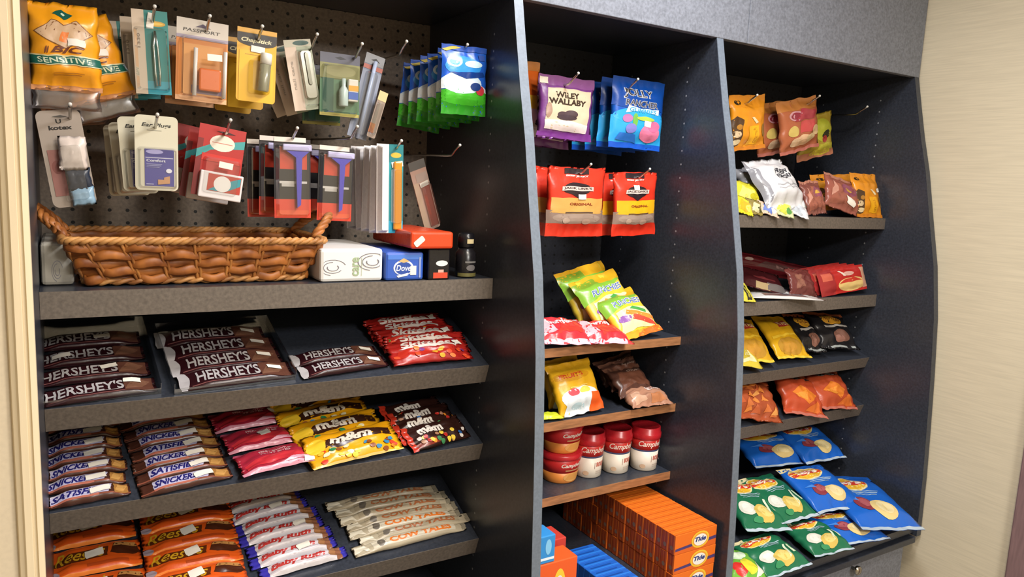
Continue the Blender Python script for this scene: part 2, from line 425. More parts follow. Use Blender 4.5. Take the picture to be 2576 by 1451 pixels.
SHELF = {}
def shelf(key, x0, x1, yc, zc, tilt, th, edge, label, lm=LAM):
    t = R_(tilt); L = (1.688-yc)/math.cos(t)
    T = Matrix.Translation(wv(x0, yc, zc)) @ Matrix.Rotation(t, 4, 'X')
    e = empty('shelf', label, 'shelf', T, 'shelves of the wall unit')
    mb = MB(); box(mb, (0.0005, 0.0012, -th), (x1-x0-0.0005, L - th*math.sin(t), 0), lm); mobj('board', mb, e)
    mb = MB(); box(mb, (0.0005, 0, -th), (x1-x0-0.0005, 0.0012, 0), edge); mobj('front_edge', mb, e)
    SHELF[key] = (yc, zc, tilt)
def SP(key, lift=0.0, extra=0.0):
    yc, zc, t = SHELF[key]; return splane(yc, zc, t+extra, lift)
A = (XL, X1)
shelf('a1', *A, 1.335, -.199, 0, .043, LAMSH, 'grey shelf holding the wicker basket in the left bay')
shelf('a2', *A, 1.335, -.387, 20, .043, LAMSH, 'sloping grey shelf holding wide chocolate bars, second in the left bay')
shelf('a3', *A, 1.347, -.566, 20, .043, LAMSH, 'sloping grey shelf with yellow candy bags, third in the left bay')
shelf('a4', *A, 1.348, -.787, 20, .043, LAMSH, 'sloping dark shelf with orange peanut butter packs, lowest in the left bay')
B2 = (X1R, X2)
shelf('b1', *B2, 1.34, -.364, 0, .021, WOODE, 'brown-edged shelf holding gummy bags, top of the middle bay')
shelf('b2', *B2, 1.34, -.539, 0, .021, WOODE, 'brown-edged shelf under the yellow fruit snack bag')
shelf('b3', *B2, 1.34, -.722, 0, .021, WOODE, 'brown-edged shelf holding red soup cups')
C3 = (X2R, X3)
shelf('c1', *C3, 1.34, -.053, 0, .033, LAMSH, 'dark shelf under the white bag, top of the right bay')
shelf('c2', *C3, 1.34, -.287, 0, .037, LAMSH, 'dark shelf with dark red pouches, second in the right bay')
shelf('c3', *C3, 1.34, -.487, 18, .035, LAMSH, 'sloping dark shelf with yellow chip bags, right bay')
shelf('c4', *C3, 1.34, -.640, 18, .040, LAMSH, 'sloping dark shelf with orange tortilla chip bags, right bay')
shelf('c5', *C3, 1.132, -.950, 11, .026, LAM, 'sloping dark shelf with blue and green chip bags, lowest in the right bay', LAM)

for i, (lx, ly, lz, sx, sy, pw, colr) in enumerate(LAMPS):          # fittings that carry the lamps (above and behind the viewer)
    e = empty('ceiling_light', ['small square ceiling light panel in front of the middle bay', 'small square ceiling light panel in front of the left bay', 'large square ceiling light panel farther into the room'][i], 'light', Matrix.Translation((lx, ly, 2.4495)))
    mb = MB(); box(mb, (-sx/2-.03, -sy/2-.03, -.015), (sx/2+.03, sy/2+.03, -.0005), M('F0EEE8', 'matte')); mobj('housing', mb, e)

# ------------------------------------------------------------------ hooks
def hook(tip, x=None, label='', yt=1.385):
    d = ray(*tip)
    t = CAM + d*((yt)/(d.y)); x, z = t.x, t.z
    mb = MB(); y0 = 0.348; yf = t.y+0.020
    yf = t.y+0.028
    pts = [(x, y0, z-0.016), (x, y0-.08, z-0.018), (x, yf+0.03, z-0.021), (x, yf+0.008, z-0.0205), (x, yf, z-0.017), (x, yf-0.008, z-0.011), (x, t.y+0.006, z-0.004), (x, t.y, z)]
    e = empty('peg_hook', label, 'hook', Matrix.Translation((x, y0, z-0.016)), 'wire hooks on the pegboard')
    tube(mb, [Vector(p)-Vector((x, y0, z-0.016)) for p in pts], 0.0026, M('C4C2BE', 'metal'), 8); mobj('wire', mb, e)
    kb = MB(); bm = bmesh.new(); bmesh.ops.create_uvsphere(bm, u_segments=10, v_segments=6, radius=0.0032); bm.verts.index_update()
    kb.add([v.co + Vector((0, t.y-y0, 0.016)) for v in bm.verts], [[v.index for v in f.verts] for f in bm.faces], M('D8D6D0', 'plastic'), True); bm.free()
    mobj('tip', kb, e)
for tip, lb in [((389, 16), 'wire hook holding the teal tweezer cards'), ((528, 40), 'wire hook holding the orange travel kit'),
        ((660, 66), 'wire hook holding the yellow lip balm cards'), ((798, 86), 'wire hook with tip above the nail clipper card'),
        ((911, 110), 'wire hook with tip above the olive and green blister pack'), ((1023, 104), 'wire hook with tip above the slim grey toothbrush pack'),
        ((1176, 112), 'wire hook holding the blue and green bags'), ((176, 262), 'wire hook holding the grey hygiene card'),
        ((396, 288), 'wire hook holding the earplug cards'), ((580, 302), 'wire hook holding the red deodorant cards'),
        ((748, 322), 'wire hook holding the left razor packs'), ((899, 318), 'wire hook holding the right razor packs'),
        ((1010, 354), 'wire hook holding the white and teal toothbrush cards'), ((1157, 365), 'long bare wire hook above the leaning pink card'),
        ((1455, 184), 'wire hook holding the purple candy bag'), ((1605, 199), 'wire hook holding the bright blue gummy bags'),
        ((1487, 413), 'wire hook holding the left red jerky bags'), ((1635, 425), 'wire hook holding the right red jerky bags'),
        ((1905, 239), 'wire hook holding the orange candy bag'), ((2062, 241), 'wire hook with tip above the brown gummy bag'),
        ((2182, 268), 'long bare wire hook at the right end of the right bay')]:
    hook(tip, None, lb)

# ------------------------------------------------------------------ makers
def dup(root, T, label, group=None):
    def rec(o, par):
        c = o.copy(); C.objects.link(c)
        if par is not None:
            c.parent = par; c.matrix_parent_inverse = o.matrix_parent_inverse.copy(); c.matrix_basis = o.matrix_basis.copy()
        for ch in list(o.children): rec(ch, c)
        return c
    r = rec(root, None); r.matrix_world = T; r['label'] = label
    if group: r['group'] = group
    return r
def moved(T, dx=0, dy=0, dz=0, rot=0, tilt=0):
    return Matrix.Translation((dx, dy, dz)) @ T @ Matrix.Rotation(R_(rot), 4, 'Z') @ Matrix.Rotation(R_(tilt), 4, 'X')
def bag(name, label, cat, pl, quad, t, col, ops=(), stk=None, group=None, stkcol='ECE6DA', **kw):
    T, w, h = fit(pl, *quad)
    mb, surf = pouch(w, h, t, col, ops, **kw)
    o = mobj(name, mb, None, T); tag(o, label, cat, group)
    if stk: sticker(o, surf, stk[0]*w, stk[1]*h, stk[3] if len(stk) > 3 else .024, stk[4] if len(stk) > 4 else .011, w, h, stk[2], stkcol)
    return o
def blisterbox(x0, y0, x1, y1, d, w, h, r=0.006, inset=0.004):
    mb = MB(); slab(mb, rrect((x0-.5)*w, (y0-.5)*h, (x1-.5)*w, (y1-.5)*h, r), 0.0012, d, CLEAR, inset, bottom=False); return mb
def card(name, label, cat, pl, quad, col, ops=(), r=0.008, th=0.0012, fin='print', stk=None, blister=None, group=None, margin=True):
    T, w, h = fit(pl, *quad)
    e = empty(name, label, cat, T, group)
    mb = MB(); slab(mb, rrect(-w/2, -h/2, w/2, h/2, r), -th, 0, M(col, fin)); decals(mb, flat_surf(w, h), ops, fin, flat=True); mobj('card', mb, e)
    if blister: mobj('blister', blisterbox(*blister[:5], w, h), e)
    if stk: sticker(e, flat_surf(w, h, (blister[4]+.0004 if blister and len(stk) > 3 and stk[3] else 0)), stk[0]*w, stk[1]*h, .024, .011, w, h, stk[2])
    return e, T, w, h
def local(e, name, mb): return mobj(name, mb, e)

# ------------------------------------------------------------------ left bay, upper row of hooks
Y = 'F2A11C'
BIC = [('R', 0, .0, 1, .06, 'C98A5A'), ('P', [(.5, .80), (.64, .865), (.5, .93), (.36, .865)], '1E5A4C'), ('P', [(.5, .845), (.53, .868), (.5, .89), (.47, .868)], 'CFE0C8'),
       ('P', [(.33, .80), (.50, .745), (.67, .80), (.93, .655), (.60, .50), (.52, .475), (.40, .50), (.11, .655)], '7A4A1C'),
       ('P', [(.33, .79), (.50, .735), (.67, .79), (.91, .655), (.60, .51), (.52, .485), (.40, .51), (.13, .655)], 'CDA984'),
       ('P', [(.42, .55), (.52, .54), (.60, .66), (.50, .67)], 'E8803A'),
       ('T', 'BIC', .32, .42, .78, .495, '6A2F12', .25, .03), ('E', .24, .46, .012, .045, '6A2F12'), ('E', .27, .46, .010, .045, '6A2F12'),
       ('R', 0, .285, 1, .40, 'D9CFA0'), ('R', 0, .295, 1, .385, '1F6253'), ('T', 'SENSITIVE', .13, .308, .88, .372, 'D5DDBE'),
       ('R', .30, .20, .74, .206, 'A86A18'), ('R', .30, .18, .70, .185, 'A86A18')]
o = bag('razor_bag', 'orange razor bag with beige diamond window, hanging foremost at the far left', 'razor bag', vplane(1.415), [(74, 8), (252, 14), (252, 232), (64, 226)], .018, Y, BIC, (.66, .545, -4), 'orange razor bags', seed=1, pinch=.03, sealcol=None, sa=.05, sb=.05, wr=.005)
T = o.matrix_world.copy()
def skirt(par, w, h, y0):
    mb, s = pouch(w, h, .003, 'B8A79C', (), seed=5, wr=.004, nu=12, nv=5); mb.mats = [FILM]; mb.m = [0]*len(mb.m)
    return mobj('clear_skirt', mb, par, Matrix.Translation((0, y0, 0)))
_, w, h = fit(vplane(1.415), (74, 8), (252, 14), (252, 232), (64, 226))
skirt(o, w*.98, .034, -h/2-.012)
q = [(112, 62), (268, 28), (338, 240), (180, 274)]
T2, _, _ = fit(vplane(1.46), *q)
dup(o, T2, 'orange razor bag swung to the right behind the foremost orange razor bag', 'orange razor bags')
dup(o, moved(T2, -.035, .05, -.012, -8), 'orange razor bag mostly hidden, rearmost on the far left hook', 'orange razor bags')

TW = [('R', 0, 0, .34, 1, 'CDB9A2'), ('R', .34, 0, 1, 1, '1E7E79'), ('R', .34, 0, 1, .16, '2596A8'), ('V', '1330', .12, .55, .20, .72, '8A7666'),
      ('E', .66, .845, .27, .032, 'C79A2E'), ('E', .66, .845, .2, .016, 'E0B84A')]
TQ = [(330, 25), (423, 27), (429, 242), (342, 232)]
e, T, w, h = card('tweezer_card', 'teal and beige tweezer card, foremost on its hook', 'tweezers', vplane(1.42), TQ, '1E7E79', TW, r=.012, stk=(.52, .88, 80), blister=(.03, .03, .97, .80, .012), group='tweezer cards')
mb = MB()
for s in (-1, 1): tube(mb, [(.006, .035, .006), (.006+s*.003, .01, .006), (.007+s*.0035, -.035, .006), (.007+s*.002, -.055, .006)], .002, M('CBD8D2', 'metal'), 6)
local(e, 'tweezers', mb)
dup(e, moved(T, -.012, .06, -.004, 1), 'beige-edged tweezer card just behind the foremost one', 'tweezer cards')
dup(e, moved(T, -.030, .12, -.004, 3), 'beige-edged tweezer card at the back of its hook', 'tweezer cards')

e, T, w, h = card('travel_kit', 'orange travel kit in a clear pack with a pale header card, top row', 'travel kit', vplane(1.42), [(450, 43), (577, 62), (567, 262), (435, 250)], 'D98435',
    [('R', 0, .80, 1, 1, 'C9BFB2'), ('P', [(.36, .91), (.50, .955), (.66, .905)], '54465A'), ('T', 'PASSPORT', .12, .845, .84, .885, '4A4238', .1), ('R', 0, .76, 1, .80, '9B8FA0'),
     ('R', 0, .0, 1, .06, 'E8B080'), ('R', .14, .08, .90, .70, 'E09A4E'), ('R', .46, .16, .80, .34, 'D07038'), ('R', .30, .1, .9, .2, '8F7790')], r=.006, stk=(.70, .545, 3, 1), blister=(.06, .03, .97, .78, .022))
for x in (-.012, .036):
    mb = MB(); tube(mb, [(x, .02, .012), (x-.001, -.06, .012)], .0035, M('E9E2DA', 'plastic'), 8); local(e, 'white_rod', mb)
mb = MB(); box(mb, (-.006, -.05, .004), (.03, -.012, .014), M('DF6E2A', 'plastic'), bev=.003); local(e, 'tin', mb)
dup(e, moved(T, -.006, .10, .0, 1), 'orange travel kit half hidden behind the foremost kit')

LB = [('R', 0, .94, 1, 1, 'D9A233'), ('R', 0, .84, 1, .935, '231A12'), ('E', .5, .83, .5, .075, '231A12'), ('T', 'ChapStick', .10, .80, .88, .87, 'D8D0A8', .2, .03),
      ('R', .06, .0, .94, .70, 'E2AE12'), ('R', .2, .64, .74, .65, 'B07E0A')]
e, T, w, h = card('lip_balm_card', 'yellow lip balm card with a white capped tube, foremost on its hook', 'lip balm', vplane(1.42), [(597, 66), (697, 82), (691, 264), (593, 250)], 'DDA614', LB, r=.006, stk=(.52, .725, -3), blister=(.30, .12, .86, .58, .02), group='yellow lip balm cards')
mb = MB(); TT = Matrix.Translation((.010, -.045, .011)) @ Matrix.Rotation(R_(-90), 4, 'X') @ Matrix.Rotation(R_(4), 4, 'Y')
lathe(mb, [(.0085, 0), (.0098, .002), (.0098, .048)], M('8F8B72', 'plastic'), 20, TT); local(e, 'tube', mb)
mb = MB(); lathe(mb, [(.0102, .0485), (.0102, .066), (.009, .068)], M('E9E6DA', 'plastic'), 20, TT); local(e, 'cap', mb)
dup(e, moved(T, -.004, .08, -.006, 1), 'yellow lip balm card just behind the foremost one', 'yellow lip balm cards')
dup(e, moved(T, -.010, .15, -.010, -1), 'yellow lip balm card rearmost on its hook', 'yellow lip balm cards')

NC = [('R', 0, 0, .42, 1, 'CDB8A4'), ('R', .42, 0, 1, 1, '9FA58C'), ('R', .0, .90, 1, 1, 'B9B39E'), ('E', .62, .95, .30, .035, '1D4A42'), ('R', .50, .80, .86, .84, 'D9CFA0'), ('V', 'nail care', .12, .3, .22, .7, 'A39484')]
e, T, w, h = card('nail_clipper_card', 'beige nail clipper card, foremost and tilted on its hook', 'nail clipper', vplane(1.435), [(708, 98), (780, 101), (808, 272), (746, 281)], 'B8B29C', NC, r=.01, blister=(.36, .04, .97, .86, .014), group='nail clipper cards')
mb = MB(); slab(mb, rrect(-.002, -.045, .022, .045, .007), .003, .009, M('9C9A8E', 'metal'), .002); slab(mb, rrect(.006, -.02, .014, .04, .004), .009, .012, M('7E7C70', 'metal'), .001); local(e, 'clipper', mb)
dup(e, moved(T, -.012, .05, -.006, 8), 'beige nail clipper card just behind the foremost one', 'nail clipper cards')
dup(e, moved(T, -.028, .09, -.008, 14), 'beige nail clipper card rearmost on its hook', 'nail clipper cards')

e, T, w, h = card('blister_pack', 'olive and green blister pack with a small bottle inside, top row', 'blister pack', vplane(1.43), [(806, 132), (910, 139), (898, 297), (803, 288)], '55683A',
    [('R', 0, .84, 1, 1, '4F4F5C'), ('P', [(.36, .93), (.5, .955), (.66, .92), (.5, .90)], '1C1C24'), ('R', 0, .60, 1, .84, '7C7A44'), ('E', .5, .72, .4, .09, '8F8A58'), ('R', 0, .0, 1, .58, '4C7350'), ('R', .05, .05, .34, .60, '1E4E38'),
     ('R', 0, 0, 1, .05, 'A79B4A')], r=.008, blister=(.04, .03, .96, .82, .02))
mb = MB(); TT = Matrix.Translation((.004, -.04, .011)) @ Matrix.Rotation(R_(-90), 4, 'X'); lathe(mb, [(.008, 0), (.009, .002), (.009, .03), (.004, .038), (.004, .052)], M('BFCFC8', 'plastic'), 16, TT); local(e, 'bottle', mb)
mb = MB(); box(mb, (.012, -.030, .004), (.032, .012, .016), M('D8D2C4', 'print'), bev=.002); box(mb, (.0121, -.026, .016), (.0318, -.012, .0165), M('3E62B0')); box(mb, (.0121, -.010, .016), (.0318, .0, .0165), M('E0A030')); local(e, 'paste_box', mb)
dup(e, moved(T, -.006, .10, -.012, 1), 'olive and green blister pack hidden behind the foremost olive one')

e, T, w, h = card('toothbrush_pack', 'slim grey toothbrush pack slanting down to the left, top row', 'toothbrush', vplane(1.44), [(932, 138), (985, 150), (905, 347), (862, 338)], '6F7688',
    [('R', 0, .88, 1, 1, '8A8C92'), ('P', [(.3, .93), (.55, .96), (.8, .92)], '15151A'), ('R', 0, .82, 1, .87, 'A35C50'), ('R', 0, .0, 1, .80, '7F8596'), ('R', .3, .0, .7, .78, '9A9CA4')], r=.006, blister=(.18, .02, .84, .80, .014))
mb = MB(); tube(mb, [(0, .07, .008), (0, -.085, .008)], .004, M('A9B4CC', 'plastic'), 8); local(e, 'brush', mb)
e2, T, w, h = card('pocket_pack', 'small brown tipped pocket pack in front of the slim grey toothbrush pack', 'pocket pack', vplane(1.42), [(965, 232), (985, 238), (935, 344), (912, 340)], '8F7C6E', [('R', 0, .80, 1, 1, 'C9B27E'), ('R', 0, .1, .6, .3, 'A0613A')], r=.003, blister=(.1, .05, .9, .78, .01))

FRESH = [('R', 0, 0, 1, 1, '1F5CC8'), ('R', 0, .0, 1, .34, '2E8F22'), ('E', .5, .27, .62, .13, '46B52C'), ('E', .42, .46, .44, .16, 'CFE3F2'), ('P', [(0, .50), (.35, .60), (1, .40), (1, .34), (.3, .40), (0, .36)], 'E4EEF4'), ('E', .45, .70, .40, .15, '2F8FE0'),
         ('E', .24, .76, .16, .08, 'D6ECF8'), ('E', .24, .755, .11, .05, '4BA0E6'), ('E', .66, .74, .20, .05, 'CBE8F6'), ('P', [(.15, .60), (.9, .64), (.95, .58), (.5, .52)], '123A86'), ('E', .83, .37, .10, .07, 'C23A44'), ('E', .72, .42, .12, .06, '1C3C7E'),
         ('R', 0, .92, 1, 1, '2450B0'), ('P', [(0, .93), (.30, .985), (.42, .97), (.1, .90)], 'C9B84A'), ('R', .80, .80, .94, .88, '3A5AB0')]
o = bag('hanging_pack', 'blue and green hanging pack, foremost on its hook in the left bay', 'hanging pack', vplane(1.395), [(1110, 108), (1222, 124), (1222, 295), (1108, 283)], .010, '1546A8', FRESH, None, 'blue and green hanging packs', seed=3, wr=.003, pinch=.02)
T = o.matrix_world.copy()
for k, (d, rr, z) in enumerate(((.03, -2, -.006), (.06, 1, -.012), (.095, -4, -.016), (.13, -3, -.020), (.165, -7, -.026))):
    dup(o, moved(T, .004-.006*k, d, z, rr), 'blue and green hanging pack, %s behind the foremost one' % ('first', 'second', 'third', 'fourth', 'last')[k], 'blue and green hanging packs')

# ------------------------------------------------------------------ left bay, lower row of hooks
e, T, w, h = card('hygiene_card', 'grey beige hygiene card with a small white bag, tilted at the far left', 'hygiene card', vplane(1.42), [(82, 280), (198, 274), (247, 515), (139, 522)], 'A3968A',
    [('T', 'U', .42, .865, .54, .91, '2E2A26'), ('T', 'kotex', .24, .80, .76, .845, '2E2A26', 0, .03), ('P', [(.35, .935), (.55, .95), (.7, .93), (.55, .925)], '55504A'), ('R', .10, .12, .42, .60, '9A6B64'), ('E', .26, .42, .12, .07, '8A5650'), ('R', .40, .06, .86, .44, '2B2F3C')],
    r=.01, blister=(.34, .05, .90, .66, .016), fin='card')
mb, s = pouch(.041, .054, .005, 'D9CBC2', (), seed=9, wr=.003, nu=10, nv=10); mobj('white_sachet', mb, e, Matrix.Translation((.010, .008, .010)) @ Matrix.Rotation(R_(-6), 4, 'Z'))
mb, s = pouch(.035, .030, .004, '8FB0C8', (), seed=10, wr=.003, nu=10, nv=8); mobj('blue_sachet', mb, e, Matrix.Translation((.013, -.062, .008)))
mb, s = pouch(.037, .036, .004, '2C3444', (), seed=11, wr=.003, nu=10, nv=8); mobj('navy_sachet', mb, e, Matrix.Translation((.012, -.034, .008)))

EP = [('T', 'Ear Plugs', .16, .835, .84, .90, '3A3A36', .25, .02), ('R', .28, .80, .62, .806, '8A887A'), ('R', .22, .06, .90, .56, '4E4B96'), ('R', .22, .46, .90, .555, '3C3A86'), ('E', .45, .52, .2, .03, 'A9A4D4'), ('R', .24, .435, .88, .444, 'D9D8E4'),
      ('T', 'Comfort', .26, .385, .70, .42, 'E8E8F2'), ('R', .26, .35, .62, .357, 'A6A6D0'), ('R', .26, .33, .60, .337, 'A6A6D0'), ('R', .26, .31, .56, .317, 'A6A6D0'), ('E', .78, .27, .07, .03, 'E8E6EE'), ('P', [(.52, .15), (.66, .15), (.66, .18), (.8, .2), (.8, .1), (.52, .08)], 'C9946A'), ('R', .25, .08, .42, .09, 'D0CEE8')]
e, T, w, h = card('earplug_card', 'cream earplug card with a purple label, foremost on its hook', 'earplugs', vplane(1.42), [(337, 287), (447, 295), (449, 482), (341, 476)], 'D3CDB6', EP, r=.008, fin='card', blister=(.05, .02, .97, .58, .012), group='cream earplug cards')
for k, (d, dx, rr, z) in enumerate(((.03, -.020, 4, -.002), (.07, -.030, 6, -.010), (.11, -.038, 4, -.014))):
    dup(e, moved(T, dx, d, z, rr), 'cream earplug card, %s behind the foremost card' % ('first', 'second', 'last')[k], 'cream earplug cards')

OS = [('R', 0, 0, 1, 1, 'B0231E'), ('R', 0, 0, .12, .80, '7E1F1E'), ('P', [(0, .52), (.3, .66), (.6, .70), (1, .74), (1, .86), (.65, .80), (.35, .76), (0, .64)], '3F9C9C'), ('E', .52, .77, .27, .115, 'E7DCCB'), ('R', .30, .765, .74, .775, 'C97C6A'), ('P', [(.36, .93), (.6, .945), (.78, .92), (.6, .905)], '3A0E0E'),
      ('R', .12, .50, .98, .60, 'C62A20')]
e, T, w, h = card('deodorant_card', 'red deodorant card with a round white badge, foremost on its hook', 'deodorant', vplane(1.44), [(512, 314), (627, 330), (590, 500), (470, 490)], 'B0231E', OS, r=.006, stk=(.62, .47, -2, 1), blister=(.16, .03, .97, .56, .016), group='red deodorant cards')
mb = MB(); box(mb, (-.030, -.066, .001), (.044, -.018, .014), M('DDD6D4', 'print'), bev=.002); decals(mb, lambda x, y: (Vector((-.030+.074*x, -.066+.048*y, .014)), Vector((0, 0, 1))), [('R', .18, .28, .95, .92, 'B53A2A'), ('P', [(.2, .3), (.5, .6), (.94, .9), (.94, .6), (.6, .3)], '2F8F9A'), ('E', .52, .58, .20, .30, 'E6E0DA')], flat=True); local(e, 'travel_stick', mb)
dup(e, moved(T, -.012, .05, -.006, -1), 'red deodorant card behind the foremost red card', 'red deodorant cards')
dup(e, moved(T, -.030, .10, .002, -2), 'red deodorant card rearmost on its hook', 'red deodorant cards')

RZ = [('R', 0, 0, 1, 1, '15131A'), ('R', 0, 0, 1, .24, 'D8402A'), ('R', .06, .02, .94, .10, 'E0572F'), ('R', .16, .62, .90, .90, 'C93C24'), ('R', .14, .44, .90, .47, 'C9C4BE'), ('R', .20, .40, .55, .44, 'BDB8B2'), ('R', .0, .91, 1, 1, '2A1F22')]
def razor(label, yc, quad):
    e, T, w, h = card('razor_pack', label, 'razor', vplane(yc), quad, '15131A', RZ, r=.008, blister=(.03, .02, .97, .93, .014), group='black and orange razor packs')
    mb = MB(); box(mb, (-w*.5, h*.46, .002), (w*.36, h*.52, .004), M('DCD2C6', 'card')); local(e, 'header', mb)
    mb = MB(); slab(mb, [(-.014, .052), (.030, .052), (.016, .040), (.013, -.05), (.006, -.055), (.004, .040)], .004, .011, M('4A44B4', 'plastic'), .001); box(mb, (-.020, .052, .004), (.034, .064, .012), M('B9B4D8', 'plastic'), bev=.002); local(e, 'razor', mb)
    return e, T
e, T = razor('black and orange razor pack with purple razor, foremost on the left razor hook', 1.42, [(696, 350), (783, 350), (779, 546), (683, 550)])
dup(e, moved(T, -.030, .09, -.004, 0), 'black and orange razor pack behind the foremost on the left razor hook', 'black and orange razor packs')
dup(e, moved(T, -.016, .05, .002, -1), 'middle black and orange razor pack on the left razor hook', 'black and orange razor packs')
e, T = razor('black and orange razor pack above the basket handle, foremost on the right razor hook', 1.45, [(806, 368), (888, 376), (884, 556), (793, 554)])
dup(e, moved(T, -.004, .10, .004, 0), 'black and orange razor pack behind the foremost on the right razor hook', 'black and orange razor packs')

TB = [('R', 0, 0, .46, 1, 'DCD6D4'), ('R', .46, 0, 1, 1, '1E8C94'), ('R', .46, 0, 1, .14, '2AA6C8'), ('R', .46, .80, 1, 1, '17757A'), ('E', .72, .88, .20, .03, 'C8A83A')]
e, T, w, h = card('toothbrush_card', 'teal toothbrush card with an orange brush, foremost on its hook', 'toothbrush', vplane(1.41), [(946, 361), (1013, 364), (1014, 587), (948, 585)], 'DCD6D4', TB, r=.008, stk=(.76, .78, 10, 0), blister=(.52, .10, .96, .74, .014), group='white and teal toothbrush cards')
mb = MB(); box(mb, (.006, -.082, .002), (.023, .055, .010), M('D08A28', 'plastic'), bev=.003); local(e, 'brush', mb)
mb = MB(); slab(mb, rrect(-w*.48, -h*.49, -.004, h*.49, .004), .0, .016, M('E4DEDC', 'plastic'), .005); local(e, 'white_sleeve', mb)
for k, d in enumerate((.038, .076, .114, .15)):
    dup(e, moved(T, -.002*k, d, -.003, (-1, -2, 1, -3)[k]), 'white edged toothbrush card, %s behind the foremost teal one' % ('first', 'second', 'third', 'last')[k], 'white and teal toothbrush cards')
e, T, w, h = card('pink_brush_card', 'leaning pale pink slim card under the long bare hook', 'toothbrush', vplane(1.53, 12, (1068, 490)), [(1016, 412), (1052, 406), (1122, 566), (1078, 576)], 'C3A394', [('R', 0, .88, 1, 1, '6C6A66'), ('R', .25, .70, .95, .82, 'B9A59A'), ('R', .42, .04, .95, .64, 'A8665A'), ('R', 0, 0, .3, .70, 'C9AE96')], r=.004, stk=(.62, .66, 5, 0), blister=(.38, .03, .97, .68, .012))

# ------------------------------------------------------------------ basket
bk = empty('wicker_basket', 'long brown wicker basket with two rope handles on the grey shelf', 'basket', Matrix.Translation(wv(.207, 1.478, -.1985)))
def bpt(s, hgt, off=0.0):        # s 0..1 round the wall, hgt 0..1
    hx = .178+.030*hgt+off; hy = .098+.026*hgt+off; P = [(hx, -hy), (hx, hy), (-hx, hy), (-hx, -hy)]
    L = [2*hy, 2*hx, 2*hy, 2*hx]; tot = sum(L); d = (s % 1)*tot
    for i in range(4):
        if d <= L[i]:
            a, b = P[i], P[(i+1) % 4]; k = d/L[i]; x = a[0]+(b[0]-a[0])*k; y = a[1]+(b[1]-a[1])*k; break
        d -= L[i]
    rr = .022; cx = min(max(x, -hx+rr), hx-rr); cy = min(max(y, -hy+rr), hy-rr); dx, dy = x-cx, y-cy; l = math.hypot(dx, dy)
    if abs(dx) > 1e-9 and abs(dy) > 1e-9 and l > rr: x = cx+dx/l*rr; y = cy+dy/l*rr
    return Vector((x, y, .004+.072*hgt))
NS = 24; mb = MB(); WK = M('A5632A', 'wicker')
for c in range(5):
    hh = .10+c*.19; pts = []
    for i in range(208):
        s = i/208; wz = math.sin(math.pi*NS*s + math.pi*c)
        p = bpt(s, hh, .0055*wz); p.z += .0022*math.cos(math.pi*NS*s*2+c); pts.append(p)
    tube(mb, pts, .0080, WK, 8, rad=[.0080+.0008*math.sin(i*.7+c) for i in range(208)], flat=.40, closed=True)
v = [bpt(i/40, 0.02) for i in range(40)]; mb.add(v, [tuple(range(40))], WK); mobj('woven_wall', mb, bk)
mb = MB()
for i in range(NS):
    for d in (-.0026, .0026): tube(mb, [bpt(i/NS+d, k/6, .0015) for k in range(7)], .0029, M('B87A3E', 'wicker'), 6)
mobj('stakes', mb, bk)
mb = MB(); WR = M('C08A50', 'wicker')
for ph in range(3):
    pts = []
    for i in range(220):
        s = i/220; a = 2*math.pi*(34*s+ph/3); p = bpt(s, 1.0, .003+.0035*math.cos(a)); p.z += .0035*math.sin(a)+.001; pts.append(p)
    tube(mb, pts, .0042, WR, 6, closed=True)
mobj('rim', mb, bk)
mb = MB()
for ph in range(2): tube(mb, [bpt(i/160, .0, .002+.003*math.cos(2*math.pi*(24*i/160+ph/2)))+Vector((0, 0, .003*math.sin(2*math.pi*(24*i/160+ph/2))+.003)) for i in range(160)], .0040, WR, 6, closed=True)
mobj('foot_rim', mb, bk)
for sx in (-1, 1):
    mb = MB(); ax = []
    for i in range(41):
        t = i/40; a = math.pi*t; ax.append(Vector((sx*(.205+.046*math.sin(a)), -.075*math.cos(a)+.01, .076+.048*math.sin(a)**.8)))
    for ph in range(3):
        pts = []
        for i, p in enumerate(ax):
            tg = (ax[min(i+1, 40)]-ax[max(i-1, 0)]).normalized(); n1 = tg.cross(Vector((sx, 0, .3))).normalized(); n2 = tg.cross(n1)
            an = 2*math.pi*(i/40*5+ph/3); pts.append(p+n1*(.0045*math.cos(an))+n2*(.0045*math.sin(an)))
        tube(mb, pts, .0050, M('B06E35', 'wicker'), 8)
    mobj('handle', mb, bk)

# ------------------------------------------------------------------ beside the basket
def cuboid(name, label, cat, lo, hi, col, front=(), top=(), bev=.003, fin='print', group=None, side=()):
    c = Vector(((lo[0]+hi[0])/2, (lo[1]+hi[1])/2, lo[2])); mb = MB(); lo = Vector(lo)-c; hi = Vector(hi)-c
    box(mb, lo, hi, M(col, fin), None, bev); d = hi-lo
    if front: decals(mb, lambda x, y: (Vector((lo.x+bev+x*(d.x-2*bev), lo.y, lo.z+bev+y*(d.z-2*bev))), Vector((0, -1, 0))), front, fin, flat=True)
    if top: decals(mb, lambda x, y: (Vector((lo.x+bev+x*(d.x-2*bev), lo.y+bev+y*(d.y-2*bev), hi.z)), Vector((0, 0, 1))), top, fin, flat=True)
    if side: decals(mb, lambda x, y: (Vector((lo.x, hi.y-bev-x*(d.y-2*bev), lo.z+bev+y*(d.z-2*bev))), Vector((-1, 0, 0))), side, fin, flat=True)
    return tag(mobj(name, mb, None, Matrix.Translation(c)), label, cat, group)
def wl(x, yc, zc): p = wv(x, yc, zc); return (p.x, p.y, p.z)
SW = [('E', .14, .25, .10, .16, '8A8894'), ('E', .14, .25, .075, .12, 'D9D7D6'), ('E', .17, .15, .05, .1, '8A8894'), ('E', .17, .16, .03, .07, 'DDDBDA')]
